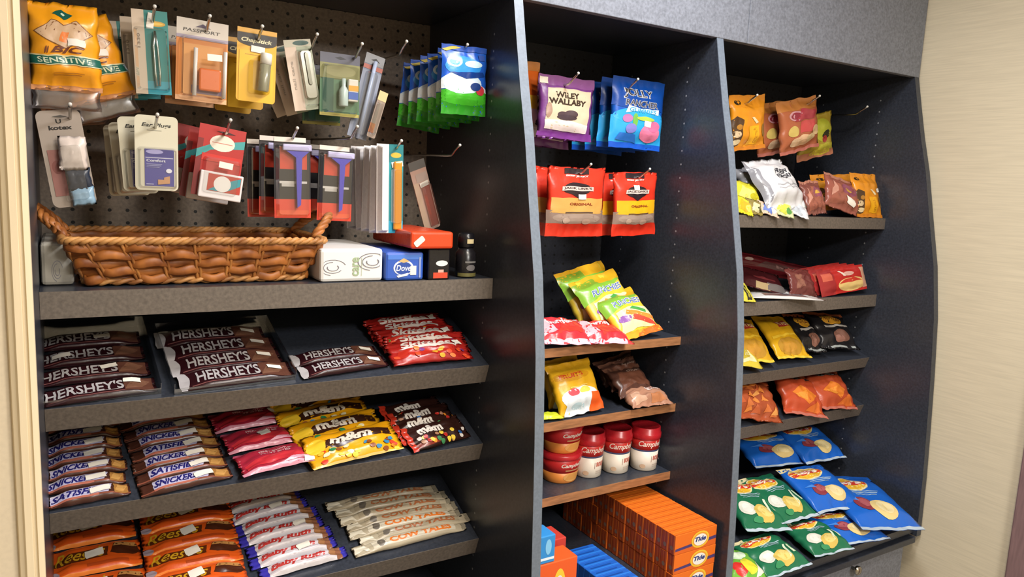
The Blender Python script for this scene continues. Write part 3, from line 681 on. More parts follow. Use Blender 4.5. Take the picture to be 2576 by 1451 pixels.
def swirl(cx, cy, r):
    o = []
    for k in range(3):
        pts = []; R0 = r*(1-.28*k)
        for i in range(13): a = R_(20+k*70+i*20); pts.append((cx+R0*math.cos(a)*.8, cy+R0*math.sin(a)))
        for i in range(12, -1, -1): a = R_(20+k*70+i*20); pts.append((cx+(R0-r*.07)*math.cos(a)*.8, cy+(R0-r*.07)*math.sin(a)))
        o.append(('P', pts, '77757E'))
    return o
cuboid('tissue_pack', 'white tissue pack with grey swirls right of the basket', 'tissue pack', wl(.405, 1.345, -.1985), wl(.528, 1.56, -.136), 'E2E0DC',
       swirl(.16, .42, .30)+swirl(.86, .62, .34)+[('V', 'care', .50, .10, .62, .80, '9AAE8A'), ('R', .66, .1, .67, .8, 'C0CDB4')], bev=.006)
cuboid('wipes_pack', 'grey clear wrapped tissue pack left of the basket', 'tissue pack', wl(-.034, 1.40, -.1985), wl(.012, 1.60, -.128), '9C988E', swirl(.5, .3, .3), bev=.006, fin='foil')
b = cuboid('soap_box', 'blue soap box with a white crest between the tissue pack and the orange topped case', 'soap', wl(.531, 1.34, -.1985), wl(.612, 1.55, -.143), '2E57B4',
       [('R', 0, .80, 1, 1, '4A7AD0'), ('E', .46, .44, .30, .34, 'C9CFE0'), ('E', .46, .42, .25, .28, '2A4A9A'), ('P', [(.30, .72), (.46, .86), (.64, .72), (.46, .66)], 'C9A870'), ('T', 'Dove', .24, .30, .68, .56, 'D5DAEA', .2), ('R', .66, .12, .84, .52, 'E0DCD4'), ('P', [(.25, .10), (.60, .22), (.58, .10), (.3, .02)], 'D8D8DC'), ('R', .92, 0, .97, .9, '8E9AC4')], bev=.005)
e = empty('storage_case', 'black case with a red orange lid at the right end of the grey shelf', 'case', Matrix.Translation(wv(.640, 1.44, -.1985)))
mb = MB(); box(mb, (-.020, -.105, .0), (.028, .10, .062), M('121014', 'plastic'), None, .003)
decals(mb, lambda x, y: (Vector((-.018+.044*x, -.105, (.003+.058*y))), Vector((0, -1, 0))), [('E', .62, .52, .30, .10, 'D9D8D2'), ('R', .2, .0, .92, .2, 'D8472C'), ('R', .44, .2, .72, .3, 'C9A090')], flat=True); local(e, 'body', mb)
mb = MB(); box(mb, (-.062, -.113, .063), (.030, .10, .097), M('D9451F', 'plastic'), None, .005); local(e, 'lid', mb)['label'] = 'red orange lid'
mb = MB(); slab(mb, rrect(-.012, -.006, .012, .006, .003), 0, .0006, M('DAD4CC', 'card')); mobj('price_sticker', mb, e, Matrix.Translation((-.045, -.1135, .078)) @ Matrix.Rotation(R_(90), 4, 'X') @ Matrix.Rotation(R_(40), 4, 'Z'))
e = empty('black_bottle', 'small black bottle with a pale price sticker at the shelf end by the divider', 'bottle', Matrix.Translation(wv(.722, 1.372, -.1985)))
mb = MB(); lathe(mb, [(.020, 0), (.022, .003), (.022, .05), (.017, .056), (.015, .062)], M('1B191C', 'plastic'), 28)
cyl = lambda x, y: (Vector((.0222*math.sin(R_(-70+140*x)), -.0222*math.cos(R_(-70+140*x)), .002+.046*y)), Vector((math.sin(R_(-70+140*x)), -math.cos(R_(-70+140*x)), 0)))
decals(mb, cyl, [('R', 0, 0, 1, .16, '6A6438'), ('E', .55, .40, .2, .14, '6E6A6A'), ('R', .3, .62, .8, .70, '7A7876')]); local(e, 'body', mb)
mb = MB(); lathe(mb, [(.017, .0625), (.018, .064), (.018, .082), (.016, .090), (.012, .093)], M('17161A', 'plastic'), 28); local(e, 'cap', mb)
mb = MB(); decals(mb, lambda x, y: (Vector((.0185*math.sin(R_(-20+50*x)), -.0185*math.cos(R_(-20+50*x)), .071+.009*y)), Vector((math.sin(R_(-20+50*x)), -math.cos(R_(-20+50*x)), 0))), [('R', 0, 0, 1, 1, 'D2C193')], 'card'); local(e, 'price_sticker', mb)

# ------------------------------------------------------------------ rows of wrapped bars and bags on the sloping shelves
ORD = ['front', 'second', 'third', 'fourth', 'fifth', 'sixth', 'seventh', 'eighth', 'ninth', 'tenth', 'eleventh', 'twelfth', 'thirteenth', 'fourteenth', 'fifteenth', 'sixteenth', 'seventeenth', 'eighteenth', 'nineteenth', 'twentieth']
def rows(name, cat, group, labels, pl, qf, qb, n, variants, stk=None, rise=0.0, jit=0.003, t=.008, kb=.3, extra=None, shingle=0.0, **kw):
    Tf, w, h = fit(pl, *qf); Tb, wb, hb = fit(pl, *qb); nrm = pl[1]; rnd = random.Random(len(labels[0])+n); out = []; cache = {}
    for i in range(n):
        k = i/(n-1) if n > 1 else 0
        c = Tf.translation.lerp(Tb.translation, k); u = Tf.col[0].xyz.lerp(Tb.col[0].xyz, k); u = (u-nrm*u.dot(nrm)).normalized()
        c = c + nrm*(rise*i) + u*rnd.uniform(-jit, jit)
        a = rnd.uniform(-1, 1)*R_(1.2); u = (u*math.cos(a)+nrm.cross(u)*math.sin(a)).normalized()
        vi = i % len(variants)
        if vi not in cache:
            col, ops = variants[vi]; mb, surf = pouch(w, h, t, col, ops, kb=kb, seed=hash_(name)+vi, **kw); cache[vi] = (mb.mesh(name), surf)
        me, surf = cache[vi]
        v = nrm.cross(u); sa_ = R_(shingle); v2 = v*math.cos(sa_)+nrm*math.sin(sa_); n2 = u.cross(v2)
        o = mobj(name, me, None, mat4(u, v2, n2, c + nrm*(abs(math.sin(sa_))*h*.45))); tag(o, labels[i], cat, group)
        if stk and stk[i % len(stk)]: s = stk[i % len(stk)]; sticker(o, surf, s[0]*w, s[1]*h, s[3] if len(s) > 3 else .026, s[4] if len(s) > 4 else .0115, w, h, s[2])
        if extra: extra(o, w, h, i)
        out.append(o)
    return out
def hash_(s): return sum(ord(c)*(i+3) for i, c in enumerate(s)) % 97

HB = lambda end: ('2C0F14', ([('R', 0, 0, .05, 1, 'B0ACAE'), ('E', .05, .5, .04, .42, 'B0ACAE')] if end else []) + [('R', .04 if not end else .1, .14, .97, .18, '7A4A48'), ('R', .70, .12, .97, .92, '5E3A2E'), ('P', [(.70, .2), (.86, .3), (.95, .7), (.8, .85)], '74503E'),
     ('T', "HERSHEY'S", .15 if end else .02, .26, .70, .82, 'AFABAC', 0, .02), ('R', .30, .24, .42, .27, 'A39A9A'), ('R', .46, .24, .68, .27, 'A39A9A')])
bar = dict(horiz=True, p=9, sa=.05, sb=.05, pinch=.0, wr=.0018, nu=26, nv=10, t=.009)
lab = lambda s, n, tail: ['%s, %s' % (s, tail[i]) for i in range(n)]
rows('chocolate_bar', 'chocolate bar', 'wide dark chocolate bars', ['wide dark brown chocolate bar %s of the left column beside the casing' % w for w in ('at the front', 'second from the front', 'third from the front', 'at the back')],
     SP('a2', .004), [(105, 981), (384, 953), (403, 989), (110, 1020)], [(92, 848), (346, 832), (357, 868), (98, 888)], 4, [HB(False)], [(.78, .72, -2), (.62, .62, 10), (.22, .5, 6), (.62, .45, 4)], **bar)
rows('chocolate_bar', 'chocolate bar', 'wide dark chocolate bars', ['wide dark brown chocolate bar %s of the clear middle tray' % w for w in ('at the front', 'second from the front', 'third from the front', 'at the back')],
     SP('a2', .006), [(438, 938), (726, 911), (746, 952), (462, 981)], [(388, 838), (656, 830), (668, 855), (405, 868)], 4, [HB(True)], [(.84, .6, 0)], **bar)
rows('chocolate_bar', 'chocolate bar', 'wide dark chocolate bars', ['wide dark brown chocolate bar in front beside the red candy bags', 'wide dark brown chocolate bar behind the one beside the red candy bags'],
     SP('a2', .005), [(744, 921), (964, 896), (985, 922), (768, 950)], [(720, 893), (944, 871), (962, 897), (742, 921)], 2, [HB(True)], [(.86, .6, 0)], **bar)
def tray(label, T, w, h, hz=.022):
    mb = MB(); t = .0012
    for lo, hi in (((-w/2, -h/2, 0), (w/2, h/2, t)), ((-w/2, -h/2, 0), (-w/2+t, h/2, hz)), ((w/2-t, -h/2, 0), (w/2, h/2, hz)), ((-w/2, -h/2, 0), (w/2, -h/2+t, hz*.5)), ((-w/2, h/2-t, 0), (w/2, h/2, hz))): box(mb, lo, hi, CLEAR)
    tag(mobj('clear_tray', mb, None, T), label, 'tray', 'clear plastic trays')
T, w, h = fit(SP('a2', .0006), (376, 832), (664, 822), (754, 956), (450, 988)); tray('clear plastic tray holding the middle column of wide chocolate bars', T, w, h)
T, w, h = fit(SP('a2', .0006), (88, 838), (356, 820), (410, 990), (104, 1024)); tray('clear plastic tray holding the left column of wide chocolate bars', T, w, h)

SK = []
for k in range(3):
    r = random.Random(k+5); ops = [('R', .10, .22, .80, .52, 'B02A1C'), ('P', [(.12, .58), (.3, .50), (.62, .62), (.84, .52), (.84, .62), (.6, .72), (.3, .60)], 'D9C9C0'), ('T', 'Skittles', .16, .58, .78, .86, 'D8CCC4', .2, .03)]
    for i in range(16): ops.append(('E', r.uniform(.06, .95), r.uniform(.10, .50), .035, .07, r.choice(['E0A030', 'D84A28', '3F7A3A', '7A3C78', 'E8783A', 'E0C050'])))
    SK.append(('9E1F1A', ops))
rows('candy_bag', 'candy bag', 'red fruit candy bags', ['red fruit candy bag %s of the stack beside the middle divider' % w for w in ('in front', 'second from front', 'third from front', 'fourth from front', 'at the back')],
     SP('a2', .010), [(962, 876), (1172, 862), (1196, 903), (1002, 921)], [(908, 822), (1100, 803), (1120, 834), (940, 848)], 5, SK, [(.86, .7, 20, .022, .014), None], shingle=13, jit=.006, t=.010, wr=.006, horiz=True, p=3, sa=.06, sb=.06, pinch=.03)

SNO = lambda s, end: ('4A2A20', [('R', .0, .12, 1, .22, '8A4E3C'), ('P', [(end, .24), (.72, .24), (.78, .90), (end, .90)], 'BDB9D6'), ('R', end, .82, .46, .93, 'D3CCD6'), ('R', end, .10, .60, .25, 'B36A58'),
     ('T', s, end+.01, .32, .62 if len(s) < 9 else .66, .80, '26246E', .35, .035), ('R', .79, .16, .97, .86, 'A3733C'), ('P', [(.80, .3), (.9, .25), (.96, .7), (.84, .8)], 'C29252')])
sbar = dict(horiz=True, p=7, sa=.06, sb=.07, pinch=.02, wr=.0022, nu=24, nv=10)
rows('nut_bar', 'candy bar', 'peanut nougat bars', ['white and brown peanut nougat bar, %s in the left column by the casing' % w for w in ('frontmost', 'second from front', 'third from front', 'fourth from front', 'fifth from front', 'sixth from front', 'rearmost')],
     SP('a3', .005), [(117, 1247), (322, 1219), (329, 1246), (122, 1280)], [(108, 1071), (296, 1048), (300, 1070), (112, 1093)], 7, [SNO(s, .02) for s in ('SATISFIES', 'SNICKERS', 'SNICKERS', 'SNICKERS', 'SNICKERS', 'SATISFIES', 'SATISFIES')], [(.62, .5, 6, .03, .013)], t=.011, **sbar)
rows('nut_bar', 'candy bar', 'peanut nougat bars', ['white and brown peanut nougat bar, %s in the column beside the red bags' % w for w in ('frontmost', 'second from front', 'third from front', 'fourth from front', 'fifth from front', 'sixth from front', 'rearmost')],
     SP('a3', .005), [(345, 1219), (580, 1178), (592, 1205), (362, 1246)], [(306, 1062), (506, 1034), (514, 1054), (314, 1083)], 7, [SNO(s, .14) for s in ('SNICKERS', 'SATISFIES', 'SNICKERS', 'SATISFIES', 'SNICKERS', 'SNICKERS', 'SATISFIES')], [(.68, .52, 8, .032, .013)], t=.011, **sbar)

FR = ('A02438', [('R', 0, 0, 1, .10, 'C98A9C'), ('R', 0, .90, 1, 1, 'B8506A'), ('T', 'FRUIT SMOOTHIE', .30, .70, .76, .76, 'D8B0B4', 0, .02), ('T', 'FRUIT BITES', .30, .60, .70, .66, 'D8B0B4', 0, .02), ('P', [(.1, .15), (.5, .2), (.9, .12), (.95, .45), (.5, .55), (.05, .4)], 'C4303A'), ('P', [(.55, .1), (.95, .15), (.9, .3), (.7, .25)], 'D9A0B4')])
rows('fruit_candy_bag', 'candy bag', 'pinkish red fruit bags', ['pinkish red fruit candy bag at the front beside the yellow bags', 'pinkish red fruit candy bag in the middle of its pile of three', 'pinkish red fruit candy bag at the back of its pile of three'],
     SP('a3', .010), [(580, 1146), (775, 1110), (800, 1163), (625, 1205)], [(536, 1045), (692, 1020), (722, 1070), (552, 1092)], 3, [FR], [(.9, .1, 0, .02, .01), (.52, .52, 15, .022, .018), (.86, .62, 25, .026, .016)], shingle=-6, t=.010, wr=.006, horiz=True, p=3, sa=.05, sb=.05)

MM = []
for k in range(3):
    r = random.Random(k+15); ops = [('P', [(.10, .50), (.30, .42), (.70, .56), (.95, .52), (.95, .74), (.6, .84), (.25, .72)], '3A1F14'), ('T', 'm&m', .26, .54, .72, .80, 'D9CFC0', .1, .05), ('E', .12, .6, .10, .2, 'E8C030'), ('R', 0, .0, 1, .04, 'E8C87A')]
    for i in range(26): ops.append(('E', r.uniform(.12, .96), r.uniform(.06, .40), .032, .055, r.choice(['2F7F4A', 'D8402A', 'E0D8B0', '3A7FA8', 'E8882A', 'E8C23A', '8A4A20'])))
    MM.append(('E2A012', ops))
rows('peanut_candy_bag', 'candy bag', 'yellow peanut candy bags', ['yellow peanut candy bag %s of its row' % w for w in ('at the front', 'second from the front', 'third from the front', 'at the back')],
     SP('a3', .012), [(750, 1111), (975, 1076), (1034, 1134), (792, 1172)], [(652, 1022), (880, 990), (925, 1032), (690, 1062)], 4, MM, None, shingle=11, jit=.008, t=.012, wr=.006, horiz=True, p=3, sa=.05, sb=.05)
MB2 = []
for k in range(3):
    r = random.Random(k+25); ops = [('R', 0, 0, .09, 1, 'B8321E'), ('T', 'm&m', .20, .50, .62, .84, 'D9D2C8', .1, .05), ('P', [(.06, .2), (.4, .3), (.5, .1), (.1, .05)], '7A2A1A')]
    for i in range(20): ops.append(('E', r.uniform(.16, .97), r.uniform(.06, .42), .034, .07, r.choice(['B02A22', '2A5FA0', 'D8D0C8', 'E08A2A', 'E0C040', '3A7A4A', 'A87A60'])))
    MB2.append(('2E1712', ops))
rows('milk_candy_bag', 'candy bag', 'dark brown candy bags', ['dark brown button candy bag %s of its row by the divider' % w for w in ('at the front', 'second from the front', 'third from the front', 'at the back')],
     SP('a3', .010), [(986, 1090), (1140, 1062), (1192, 1106), (1036, 1132)], [(948, 1037), (1090, 1003), (1122, 1048), (985, 1082)], 4, MB2, None, shingle=11, jit=.008, t=.011, wr=.006, horiz=True, p=3, sa=.06, sb=.06)

RE = ('DE5A1A', [('R', 0, 0, 1, .06, 'EE8A3A'), ('P', [(.03, .44), (.2, .36), (.62, .40), (.64, .74), (.2, .72), (.05, .55)], '5A2A10'), ('T', "Reese's", .05, .42, .60, .82, 'D2A024', .35, .01), ('R', .4, .14, .85, .24, 'B5481A'),
     ('P', [(.66, .48), (.70, .80), (.96, .80), (.99, .48), (.9, .40), (.74, .40)], '4A2414'), ('P', [(.69, .70), (.72, .84), (.94, .84), (.97, .70)], 'B9854A'), ('E', .05, .12, .06, .12, '9A8A94')])
rows('peanut_butter_cups', 'candy bag', 'orange peanut butter cup packs', ['orange peanut butter cup pack %s of the left column' % w for w in ('at the front', 'in the middle', 'at the back')],
     SP('a4', .008), [(130, 1462), (366, 1430), (374, 1502), (134, 1538)], [(112, 1328), (344, 1298), (352, 1352), (118, 1384)], 3, [RE], [(.48, .55, 8, .030, .018)], rise=.002, t=.012, horiz=True, p=4, sa=.05, sb=.05, wr=.003, pinch=.02)
rows('peanut_butter_cups', 'candy bag', 'orange peanut butter cup packs', ['orange peanut butter cup pack %s of the right column' % w for w in ('at the front', 'second from front', 'third from front', 'at the back')],
     SP('a4', .008), [(372, 1452), (616, 1404), (630, 1462), (380, 1512)], [(352, 1303), (572, 1266), (584, 1312), (358, 1352)], 4, [RE], [(.48, .6, 16, .026, .020)], rise=.003, t=.012, horiz=True, p=4, sa=.05, sb=.05, wr=.003, pinch=.02)

BR = ('3A34A4', [('R', .10, 0, .86, 1, 'C9BFC4'), ('R', .10, 0, .86, .12, 'DDD8DC'), ('T', 'Baby Ruth', .13, .26, .74, .84, 'B5322E', .1, .05), ('R', .78, .2, .86, .9, 'A0704A'), ('R', .86, .0, .93, 1, '8A5A40')])
rows('nougat_bar', 'candy bar', 'red and white nougat bars', ['white nougat bar with red script and blue ends, %s in its row' % w for w in ('frontmost', 'second from front', 'third from front', 'fourth from front', 'fifth from front', 'sixth from front', 'rearmost')],
     SP('a4', .006), [(644, 1428), (868, 1378), (880, 1402), (660, 1456)], [(556, 1272), (740, 1232), (752, 1254), (570, 1298)], 7, [BR], [None, (.6, .5, 8, .028, .014), None, (.7, .5, 5, .026, .013)], t=.012, jit=.006, horiz=True, p=5, sa=.06, sb=.06, wr=.003, nu=24, nv=10, pinch=.04)
CT = lambda b: ('B4A890', [('R', .16, .2, .9, .8, 'CDC4B0' if b else 'A59880'), ('T', 'COW TALES', .30, .3, .86, .72, 'D8742A' if b else 'A0603A', 0, .05), ('E', .23, .5, .03, .3, '6A6258'), ('P', [(.0, .2), (.08, .4), (.14, .1), (.1, .8), (.02, .8)], 'D8D0BC'), ('R', .96, .1, 1, .9, '8A8270')])
rows('caramel_stick', 'candy stick', 'beige caramel sticks', ['beige wrapped caramel stick, %s of its pile by the divider' % w for w in ('frontmost', 'second from front', 'third from front', 'fourth from front', 'fifth from front', 'sixth from front', 'rearmost')],
     SP('a4', .006), [(890, 1367), (1178, 1311), (1189, 1333), (910, 1393)], [(832, 1269), (1086, 1228), (1094, 1245), (840, 1288)], 7, [CT(1), CT(0), CT(1), CT(0), CT(0), CT(0), CT(0)], None, rise=.0012, jit=.014, t=.012, horiz=True, p=2.4, sa=.08, sb=.06, wr=.004, nu=26, nv=8, pinch=.04)

# ------------------------------------------------------------------ middle bay
WW = [('R', 0, .84, 1, 1, '7E4A80'), ('P', [(0, .05), (1, .0), (1, .12), (0, .12)], '6E2E7E'), ('P', [(.10, .16), (.88, .13), (.94, .80), (.55, .82), (.14, .80)], 'C9B79A'), ('P', [(.10, .16), (.88, .13), (.90, .26), (.5, .32), (.10, .30)], 'DDD0CC'), ('T', 'WILEY', .26, .66, .70, .75, '352820', 0, .04), ('T', 'WALLABY', .14, .555, .82, .65, '352820', 0, .045),
      ('E', .42, .40, .12, .05, '4A3A3E'), ('E', .55, .42, .12, .06, '4A3A3E'), ('E', .48, .36, .18, .045, '3E3036'), ('E', .15, .45, .05, .12, '9A7A66'), ('R', .02, .86, .16, .96, 'D9D0BE')]
o = bag('licorice_bag', 'purple licorice candy bag with beige panel, foremost on the upper hook of the middle bay', 'candy bag', vplane(1.44), [(1356, 185), (1497, 203), (1484, 357), (1347, 349)], .012, '6E3878', WW, None, 'purple licorice bags', seed=21, wr=.004, pinch=.03, sb=.12)
dup(o, moved(o.matrix_world, -.02, .06, -.016, -2), 'purple licorice candy bag behind the foremost purple bag', 'purple licorice bags')
o = bag('orange_candy_bag', 'orange and yellow candy bag half hidden by the left divider', 'candy bag', vplane(1.47), [(1255, 138), (1362, 155), (1350, 325), (1258, 315)], .012, 'D8641E', [('R', 0, .86, 1, 1, 'B8763E'), ('R', 0, .3, 1, .5, 'E8B83A'), ('R', .3, .1, 1, .3, 'D9B0B8')], None, None, seed=23)
o.matrix_world = Matrix.Translation((.012, 0.02, 0)) @ o.matrix_world
JR = [('R', 0, 0, 1, .08, '1550B8'), ('R', 0, .08, 1, .46, '2A9AD8'), ('E', .5, .46, .48, .12, '2A9AD8'), ('P', [(.0, .60), (.0, 1), (1, 1), (1, .56), (.7, .60), (.3, .56)], '0A3F8E'), ('T', 'JOLLY', .16, .70, .74, .85, 'B4B4B8', 0, .06), ('T', 'JOLLY', .18, .712, .72, .838, '2A2A30', 0, .01), ('T', 'RANCHER', .20, .60, .84, .695, 'A4A4AA', 0, .05), ('T', 'RANCHER', .21, .61, .83, .685, '3A3A42', 0, .008),
      ('P', [(.22, .50), (.5, .55), (.86, .51), (.86, .59), (.5, .58), (.26, .60)], 'D9E4E8'), ('T', 'GUMMIES', .28, .52, .80, .58, '4A9AC0', .1, .03), ('E', .26, .42, .09, .06, 'A86A9A'), ('E', .40, .40, .05, .10, '6AA84A'), ('E', .60, .44, .18, .03, 'A8C04A'), ('E', .72, .24, .20, .13, 'D8789A'), ('E', .78, .34, .12, .08, 'C86A90'), ('E', .34, .28, .10, .07, '7A78C0'), ('P', [(.1, .12), (.5, .08), (.45, .2), (.15, .22)], '2A6ABE')]
o = bag('gummy_bag', 'bright blue gummy candy bag, foremost on the right upper hook of the middle bay', 'gummy bag', vplane(1.43), [(1546, 192), (1668, 208), (1663, 383), (1524, 366)], .014, '0F4FA8', JR, (.64, .37, 0, .022, .014), 'bright blue gummy bags', seed=31, wr=.004, pinch=.02)
for k, d in enumerate((.045, .09, .135)):
    dup(o, moved(o.matrix_world, -.004*k, d, -.004*k, (-1, 1, -2)[k]), 'bright blue gummy candy bag, %s behind the foremost one' % ('first', 'second', 'last')[k], 'bright blue gummy bags')
JL = lambda y: [('R', 0, .0, 1, .19, 'C8301C'), ('R', 0, .19, 1, .38, '8A7468'), ('E', .5, .27, .42, .08, '9A8678'), ('R', .05, .38, .95, .56, y), ('P', [(.04, .34), (.96, .34), (.9, .40), (.1, .40)], y), ('R', .28, .90, .70, .985, '2A2024'), ('T', 'BEEF JERKY', .30, .855, .69, .885, 'D8D0C8', 0, .04), ('E', .48, .69, .24, .09, '2A1E22'), ('P', [(.28, .66), (.70, .66), (.49, .56)], '2A1E22'),
      ('R', .22, .665, .76, .725, 'C9BDB4'), ('T', "JACK LINK'S", .25, .675, .73, .715, '3A1A18', 0, .03), ('T', 'ORIGINAL', .34, .455, .74, .49, '8A3A1A', 0, .03), ('R', .28, .345, .76, .36, '4A3A34'), ('E', .3, .24, .06, .04, 'B09A8A'), ('E', .65, .22, .08, .04, 'A68C7C')]
o = bag('jerky_bag', 'red beef jerky bag with a tan band, foremost on the lower left hook', 'jerky bag', vplane(1.43), [(1380, 415), (1517, 425), (1521, 596), (1366, 592)], .013, 'D03420', JL('C99A50'), (.56, .58, 0, .024, .012), 'red beef jerky bags', seed=41, wr=.004, pinch=.03)
dup(o, moved(o.matrix_world, -.006, .05, -.004, -2), 'red beef jerky bag behind the tan banded one', 'red beef jerky bags')
o = bag('jerky_bag', 'red beef jerky bag with a yellow band, foremost on the lower right hook', 'jerky bag', vplane(1.43), [(1543, 432), (1647, 434), (1651, 593), (1536, 590)], .013, 'D03420', JL('E0A81A'), (.46, .76, 0, .018, .011), 'red beef jerky bags', seed=43, wr=.004, pinch=.04)
dup(o, moved(o.matrix_world, -.010, .05, -.002, 2), 'red beef jerky bag behind the yellow banded one', 'red beef jerky bags')

def worms(k):
    r = random.Random(k); return [('R', 0, .80, 1, 1, 'D0A020'), ('R', 0, .80, .5, .93, '7A9A2E'), ('P', [(0, .5), (.5, .62), (1, .8), (0, .8)], '7FB03A'), ('T', 'PUNCHIES', .2, .60, .9, .72, 'E2E4E8', .1, .06), ('T', 'PUNCHIES', .21, .605, .89, .715, '4A64A0', .1, .015), ('P', [(.1, .1), (.5, .16), (.9, .1), (.95, .5), (.5, .55), (.15, .5)], 'D9D8A8'),
        ('E', .25, .34, .14, .07, '8A5AA0'), ('P', [(.3, .42), (.9, .2), (.95, .28), (.4, .5)], 'E08A3A'), ('P', [(.4, .3), (.95, .1), (.9, .18), (.5, .38)], 'D84A3A'), ('R', 0, .0, 1, .12, 'E8A030'), ('P', [(.4, 0), (1, 0), (1, .12), (.5, .1)], 'E06A2A'), ('P', [(.5, .5), (.8, .36), (.84, .42), (.6, .54)], '4A9A4A')]
LP = lambda lift: splane(1.36, -.362, 42, lift)
bag('fruit_gummy_bag', 'yellow and green gummy bag lying in front of the leaning pair', 'gummy bag', LP(.016), [(1466, 735), (1578, 742), (1692, 836), (1562, 846)], .020, 'E0C43A', worms(1), None, 'yellow and green gummy bags', seed=51, wr=.007, pinch=.05)
bag('fruit_gummy_bag', 'yellow and green gummy bag in the middle, leaning behind the front one', 'gummy bag', splane(1.42, -.35, 52, .026), [(1410, 699), (1536, 698), (1640, 808), (1510, 822)], .018, 'D8BC38', worms(2), None, 'yellow and green gummy bags', seed=52, wr=.007)
bag('fruit_gummy_bag', 'yellow and green gummy bag at the back, its top standing highest', 'gummy bag', splane(1.48, -.34, 60, .03), [(1384, 686), (1497, 668), (1600, 800), (1455, 806)], .018, 'C8B038', worms(3), None, 'yellow and green gummy bags', seed=53, wr=.007)
SB = [('P', [(0, .1), (.4, .3), (.2, .9), (0, .8)], 'E0B0B8'), ('P', [(.4, .2), (.9, .3), (.8, .8), (.5, .7)], 'D83A30'), ('P', [(.1, .0), (.9, .0), (.9, .14), (.1, .12)], 'DDB4C0'), ('T', 'berries', .25, .55, .75, .7, 'E8D0D0', .2, .03), ('P', [(.6, .8), (.95, .85), (.9, .95), (.55, .95)], 'CFC4CC')]
bag('berry_candy_bag', 'crumpled pink and red candy bag at the shelf front beside the gummy bags', 'candy bag', splane(1.35, -.362, 14, .014), [(1432, 806), (1536, 812), (1585, 856), (1462, 872)], .018, 'C8323A', SB, None, 'pink and red candy bags', seed=61, wr=.012, pinch=.04)
bag('berry_candy_bag', 'crumpled pink and red candy bag half behind the left divider', 'candy bag', splane(1.36, -.362, 20, .02), [(1345, 800), (1444, 800), (1492, 858), (1340, 876)], .018, 'C8323A', SB, None, 'pink and red candy bags', seed=62, wr=.012, pinch=.04)
FS = [('R', 0, .86, 1, 1, 'D9A31E'), ('E', .42, .72, .40, .09, 'C9901A'), ('T', 'FRUITS', .14, .69, .66, .77, 'B5401E', .1, .04), ('E', .5, .30, .42, .20, 'DDE0E0'), ('E', .36, .42, .13, .07, 'D8505A'), ('E', .62, .42, .12, .06, 'E8D25A'), ('P', [(.66, 0), (1, 0), (1, .34), (.74, .36)], 'DE5A20'), ('P', [(.1, 0), (.66, 0), (.68, .26), (.2, .3)], 'D5DEE2'), ('E', .4, .16, .14, .06, 'B5D0D8'), ('R', .3, .50, .7, .52, 'E0C060')]
bag('fruit_snack_bag', 'yellow fruit snack bag with white bottom, leaning by the left divider', 'fruit snacks', splane(1.37, -.535, 62, .016), [(1373, 922), (1466, 908), (1538, 1034), (1402, 1048)], .020, 'DCA820', FS, None, 'yellow fruit snack bags', seed=71, wr=.006, pinch=.04)
bag('fruit_snack_bag', 'yellow fruit snack bag hidden behind the leaning one, its top edge showing', 'fruit snacks', splane(1.43, -.535, 66, .03), [(1350, 906), (1436, 900), (1500, 1010), (1380, 1020)], .016, 'C99620', FS, None, 'yellow fruit snack bags', seed=72, wr=.006)
bag('fruit_snack_bag', 'yellow green bag corner poking over the shelf edge by the left divider', 'fruit snacks', splane(1.352, -.538, 3, .006), [(1330, 1040), (1400, 1036), (1420, 1048), (1330, 1062)], .006, 'C8D030', [], None, None, seed=73, wr=.004)
CH = [('R', 0, .88, 1, 1, '6E4A3A'), ('P', [(.1, .2), (.5, .3), (.9, .2), (.85, .7), (.2, .75)], '6A4232'), ('T', 'choco', .5, .72, .9, .84, 'A88A7A', .2, .02)]
q = [(1555, 985), (1650, 972), (1695, 1013), (1590, 1030)]
bag('chocolate_bag', 'pale brown chocolate bag lying at the shelf front', 'chocolate bag', splane(1.35, -.537, 18, .013), q, .020, 'A87A62', [('R', .45, .60, .85, .86, 'D8C4BC'), ('T', 'creme', .5, .64, .8, .8, '7A4A3A', .1, .03), ('P', [(.1, .1), (.4, .2), (.3, .5), (.1, .5)], 'C29A80'), ('P', [(.5, .1), (.9, .15), (.8, .4), (.5, .35)], 'B5764E')], None, 'brown chocolate bags', seed=81, wr=.010, pinch=.04)
for k, (qq, yc, lf, tl) in enumerate((([(1512, 928), (1604, 918), (1655, 985), (1560, 1002)], 1.39, .028, 38), ([(1495, 912), (1592, 906), (1640, 965), (1540, 975)], 1.43, .034, 46), ([(1478, 902), (1584, 896), (1625, 950), (1520, 958)], 1.48, .036, 54))):
    bag('chocolate_bag', 'dark brown chocolate bag, %s behind the pale brown one' % ('first', 'second', 'last')[k], 'chocolate bag', splane(yc, -.537, tl, lf), qq, .014, '54362C', CH, None, 'brown chocolate bags', seed=82+k, wr=.008)

